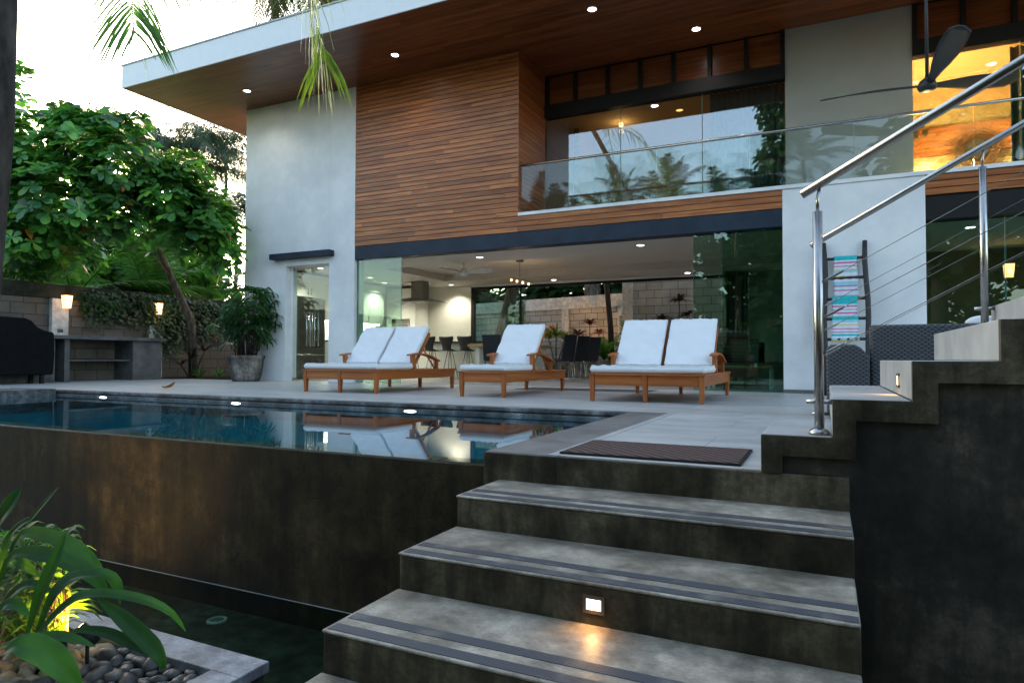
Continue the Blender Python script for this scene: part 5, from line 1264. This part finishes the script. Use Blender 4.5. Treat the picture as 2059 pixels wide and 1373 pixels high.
# big pleated leaves
def blade(pts, dist, hw, seed, mb, nup=(.3,-.6,.8)):
    ps = []
    if not isinstance(dist, (list, tuple)): dist = [dist]*len(pts)
    ctrl = [atD(px, py, d) for (px, py), d in zip(pts, dist)]
    n = 14
    for k in range(n+1):
        f = k/n*(len(ctrl)-1); i = min(int(f), len(ctrl)-2); u = f-i
        p0 = ctrl[max(i-1,0)]; p1 = ctrl[i]; p2 = ctrl[i+1]; p3 = ctrl[min(i+2,len(ctrl)-1)]
        ps.append(.5*((2*p1)+(p2-p0)*u+(2*p0-5*p1+4*p2-p3)*u*u+(3*p1-p0-3*p2+p3)*u**3))
    w = hw*sum(dist)/len(dist)/FPX
    ws = [w*max(.05, min(1, .22+2.2*(k/n))*(1 if k/n < .55 else math.cos((k/n-.55)/.45*PI/2)**.8)) for k in range(n+1)]
    mb.strip(ps, ws, nup, .28, 9)
lv = [([(54,1280),(80,1200),(110,1130),(132,1071)], [2.2,2.2,2.22,2.25], 15), ([(70,1290),(100,1210),(135,1167),(180,1155),(217,1158),(238,1180),(242,1215)], [2.25,2.28,2.33,2.4,2.45,2.48,2.48], 15),
      ([(10,1150),(42,1076),(90,1077),(135,1092),(180,1122),(211,1156)], [2.5,2.5,2.52,2.55,2.58,2.6], 16), ([(0,1170),(27,1115),(90,1116),(150,1137),(195,1167),(222,1200)], [2.38,2.4,2.43,2.47,2.5,2.5], 17),
      ([(60,1300),(100,1246),(150,1203),(192,1194),(240,1196),(300,1209),(346,1233),(373,1268)], [2.15,2.2,2.25,2.3,2.36,2.42,2.46,2.5], 12), ([(330,1345),(318,1315),(286,1279),(240,1238),(196,1202)], [2.28,2.28,2.3,2.32,2.34], 17),
      ([(0,1300),(36,1289),(105,1279),(150,1284),(192,1300)], [2.05,2.05,2.08,2.1,2.12], 11), ([(10,1310),(39,1297),(90,1312),(130,1345),(165,1390)], [1.9,1.9,1.92,1.93,1.95], 27),
      ([(-8,1075),(0,1050),(21,1018),(43,979)], [2.6,2.6,2.6,2.62], 22), ([(50,1060),(70,1035),(93,1008),(118,979)], [2.65]*4, 7), ([(330,1340),(310,1315),(262,1292),(215,1272),(165,1266),(135,1275)], [2.3,2.3,2.32,2.34,2.34,2.3], 11),
      ([(-20,1260),(20,1200),(60,1175),(110,1190)], [2.3]*4, 12), ([(-20,1230),(10,1140),(40,1130),(80,1160)], [2.6]*4, 12), ([(-10,1200),(15,1090),(50,1050),(80,1045)], [2.65]*4, 10), ([(-30,1340),(0,1230),(30,1215),(60,1240)], [2.1]*4, 12)]
gp = thing('broadleaf_plant', tuple(atD(60,1300,2.2)), 'lush plant with long pleated arching leaves in the foreground planter', 'plant')
for i, (pts, ds, hw) in enumerate(lv):
    mb = MB(); blade(pts, ds, hw, i, mb); o = part('leaf', mb, MAT['ginger'], gp)
fp = thing('low_foliage', tuple(atD(10,1200,2.4)), 'tangle of small lit yellow green leaves at the left edge of the planter', 'plant')
rnd = random.Random(31); mb = MB(); sm_ = MB()
roots = [Vector((rnd.uniform(-3.9,-3.0), rnd.uniform(1.2,1.9), ZP-.07)) for _ in range(16)]
for k in range(150):
    p = atD(rnd.uniform(-60, 150), rnd.uniform(1070, 1290), rnd.uniform(2.75, 3.3))
    if p.z < ZP-.03 or p.y > 1.97: continue
    rt_ = min(roots, key=lambda r_: (r_-p).length); md_ = rt_.lerp(p,.5)+Vector((0,0,.25*(p-rt_).length)); sm_.tube([rt_, md_, p], [.003,.0025,.0015], 4)
    for j in range(4):
        a = rnd.uniform(0,6.28); d_ = Vector((math.cos(a), math.sin(a), rnd.uniform(-.2,.6))).normalized()
        L = rnd.uniform(.06,.2); w_ = rnd.uniform(.006,.016); mb.strip([p, p+d_*L*.35+Vector((0,0,.01)), p+d_*L*.7, p+d_*L-Vector((0,0,.25*L))], [w_*.4,w_,w_*.8,w_*.1], (0,0,1), .3)
part('foliage', mb, MAT['ginger'], fp); part('stem', sm_, MAT['bark'], fp)
gd = MB(); q = atZ(140, 1200, ZP+.002); n_ = 24
b = MB(); b.lathe([(.0,.004),(.06,.004),(.066,.0)], (q.x, q.y, ZP+.0005), 28, False, False); cvr = single('drain_cover', b, plain('drain_plastic', (.30,.36,.42), .5), 'round blue grey slotted drain cover on the planter coping behind the leaves', 'drain cover')
b = MB()
for i in range(9):
    for j in range(3): b.box(q.x-.045+i*.0105, q.x-.045+i*.0105+.005, q.y-.036+j*.026, q.y-.036+j*.026+.018, ZP+.0048, ZP+.0053)
b.build('slot', MAT['black'], cvr, origin=cvr.location)
# ------------------------------------------------------------------ trees and palms behind the camera (seen in the glass, shading the lower garden)
GH = 'dense trees across the garden'
for i, (x, y, h, w_) in enumerate(((-11,-8,5.2,2.6),(-6.5,-7,4.8,2.6),(-2.5,-7.5,5.6,2.6),(2,-7,5.2,2.6),(6.5,-6.5,6.2,2.8),(10.5,-4,6,2.6),(-15,-6,5.5,2.6),(-3,-11,6,3),(4,-12,7,3))):
    rnd = random.Random(120+i); cs = [((x+rnd.uniform(-1.4,1.4), y+rnd.uniform(-.8,.8), -.2+h*k/5), (w_*.75,1.3,h*.17), 46) for k in range(6)]
    tree('hedge_tree', [(x,y,-1.2),(x,y,h*.5)], [.2,.12], [], cs, 'dense dark broad leaved tree across the garden, mirrored in the glass', MAT['dkleaf'], 'bark_dk', 130+i, group=GH, L=(.4,.65), nl=(5,7), W=.3)
for i, (x, y, h) in enumerate(((3.6,-6,11.5),(7.5,-8,13.5),(11.5,-8,13))):
    rnd = random.Random(220+i); cs = [((x+rnd.uniform(-1.2,1.2), y+rnd.uniform(-.8,.8), 4.5+(h-4.5)*k/5), (2.0,1.5,1.2), 80) for k in range(6)]
    tree('tall_garden_tree', [(x,y,-1.2),(x,y,h*.6)], [.3,.2], [], cs, 'tall dark tree across the garden, mirrored in the glass of the orange room', MAT['dkleaf'], 'bark_dk', 230+i, group='tall trees across the garden', L=(.4,.65), nl=(5,7), W=.3)
GQ = 'palms across the garden'
for i, (x, y, h, fl) in enumerate(((-11.2,-7,8.0,2.4),(-9.6,-8,8.8,2.6),(-8.2,-6.5,7.4,2.2),(-6.9,-7.5,8.6,2.6),(-5.6,-6.6,7.6,2.4),(-4.4,-7.5,8.8,2.6),(-3.2,-6.4,7.4,2.3),(-2.4,-8,9.4,2.6),(-13,-9,9.0,2.6),(-7.5,-12,10.6,3),(-1,-12,11,3),(-10.5,-13,11,3))):
    palm('garden_palm', (x,y,-1.2), (x+.2,y,h-1.5), 17, fl, 'palm across the garden, mirrored in the upstairs glass', MAT['palm_far'], 150+i, GQ, .12, ll=.55, n=46, up=1.15, wid=.018)
rnd = random.Random(300); tree('slender_tree', [(-1.9,-6.5,-1.2),(-1.8,-6.5,4),(-1.6,-6.5,9)], [.2,.16,.1], [], [((-1.7+rnd.uniform(-.4,.4),-6.5,5.5+1.1*k), (.6,.6,.8), 40) for k in range(6)], 'slender dark tree across the garden, mirrored beside the grey curtain', MAT['dkleaf'], 'bark_dk', 301, L=(.3,.5), nl=(5,7))
# ------------------------------------------------------------------ sky, sun, render settings
wd = bpy.data.worlds.new('World'); SC.world = wd; wd.use_nodes = True; nt = wd.node_tree
bg = nt.nodes['Background']; sk = nt.nodes.new('ShaderNodeTexSky'); sk.sky_type = 'NISHITA'; sk.sun_disc = False
SUN_EL, SUN_ROT = R(9), R(-60)
sk.sun_elevation = SUN_EL; sk.sun_rotation = SUN_ROT; sk.air_density = 1.0; sk.dust_density = 2.0; sk.ozone_density = 1.5
hs = nt.nodes.new('ShaderNodeHueSaturation'); hs.inputs['Saturation'].default_value = .85
nt.links.new(sk.outputs[0], hs.inputs['Color']); nt.links.new(hs.outputs[0], bg.inputs['Color']); bg.inputs['Strength'].default_value = .12
sd = bpy.data.lights.new('sun', 'SUN'); sd.energy = .4; sd.angle = R(40); sd.color = (1,.93,.85)
so_ = bpy.data.objects.new('sun', sd); COL.objects.link(so_)
sdir = Vector((math.sin(SUN_ROT)*math.cos(SUN_EL), math.cos(SUN_ROT)*math.cos(SUN_EL), math.sin(SUN_EL)))
so_.rotation_euler = (-sdir).to_track_quat('-Z', 'Y').to_euler()
SC.view_settings.view_transform = 'Standard'; SC.view_settings.look = 'None'; SC.view_settings.gamma = 1; SC.view_settings.exposure = EXPO
SC.render.engine = 'CYCLES'; cy = SC.cycles
cy.use_denoising = True; cy.denoiser = 'OPENIMAGEDENOISE'; cy.max_bounces = 9; cy.diffuse_bounces = 3; cy.glossy_bounces = 4; cy.transparent_max_bounces = 24; cy.transmission_bounces = 4
cy.sample_clamp_indirect = 6; cy.caustics_reflective = False; cy.caustics_refractive = False; cy.use_light_tree = True; cy.denoising_prefilter = 'ACCURATE'
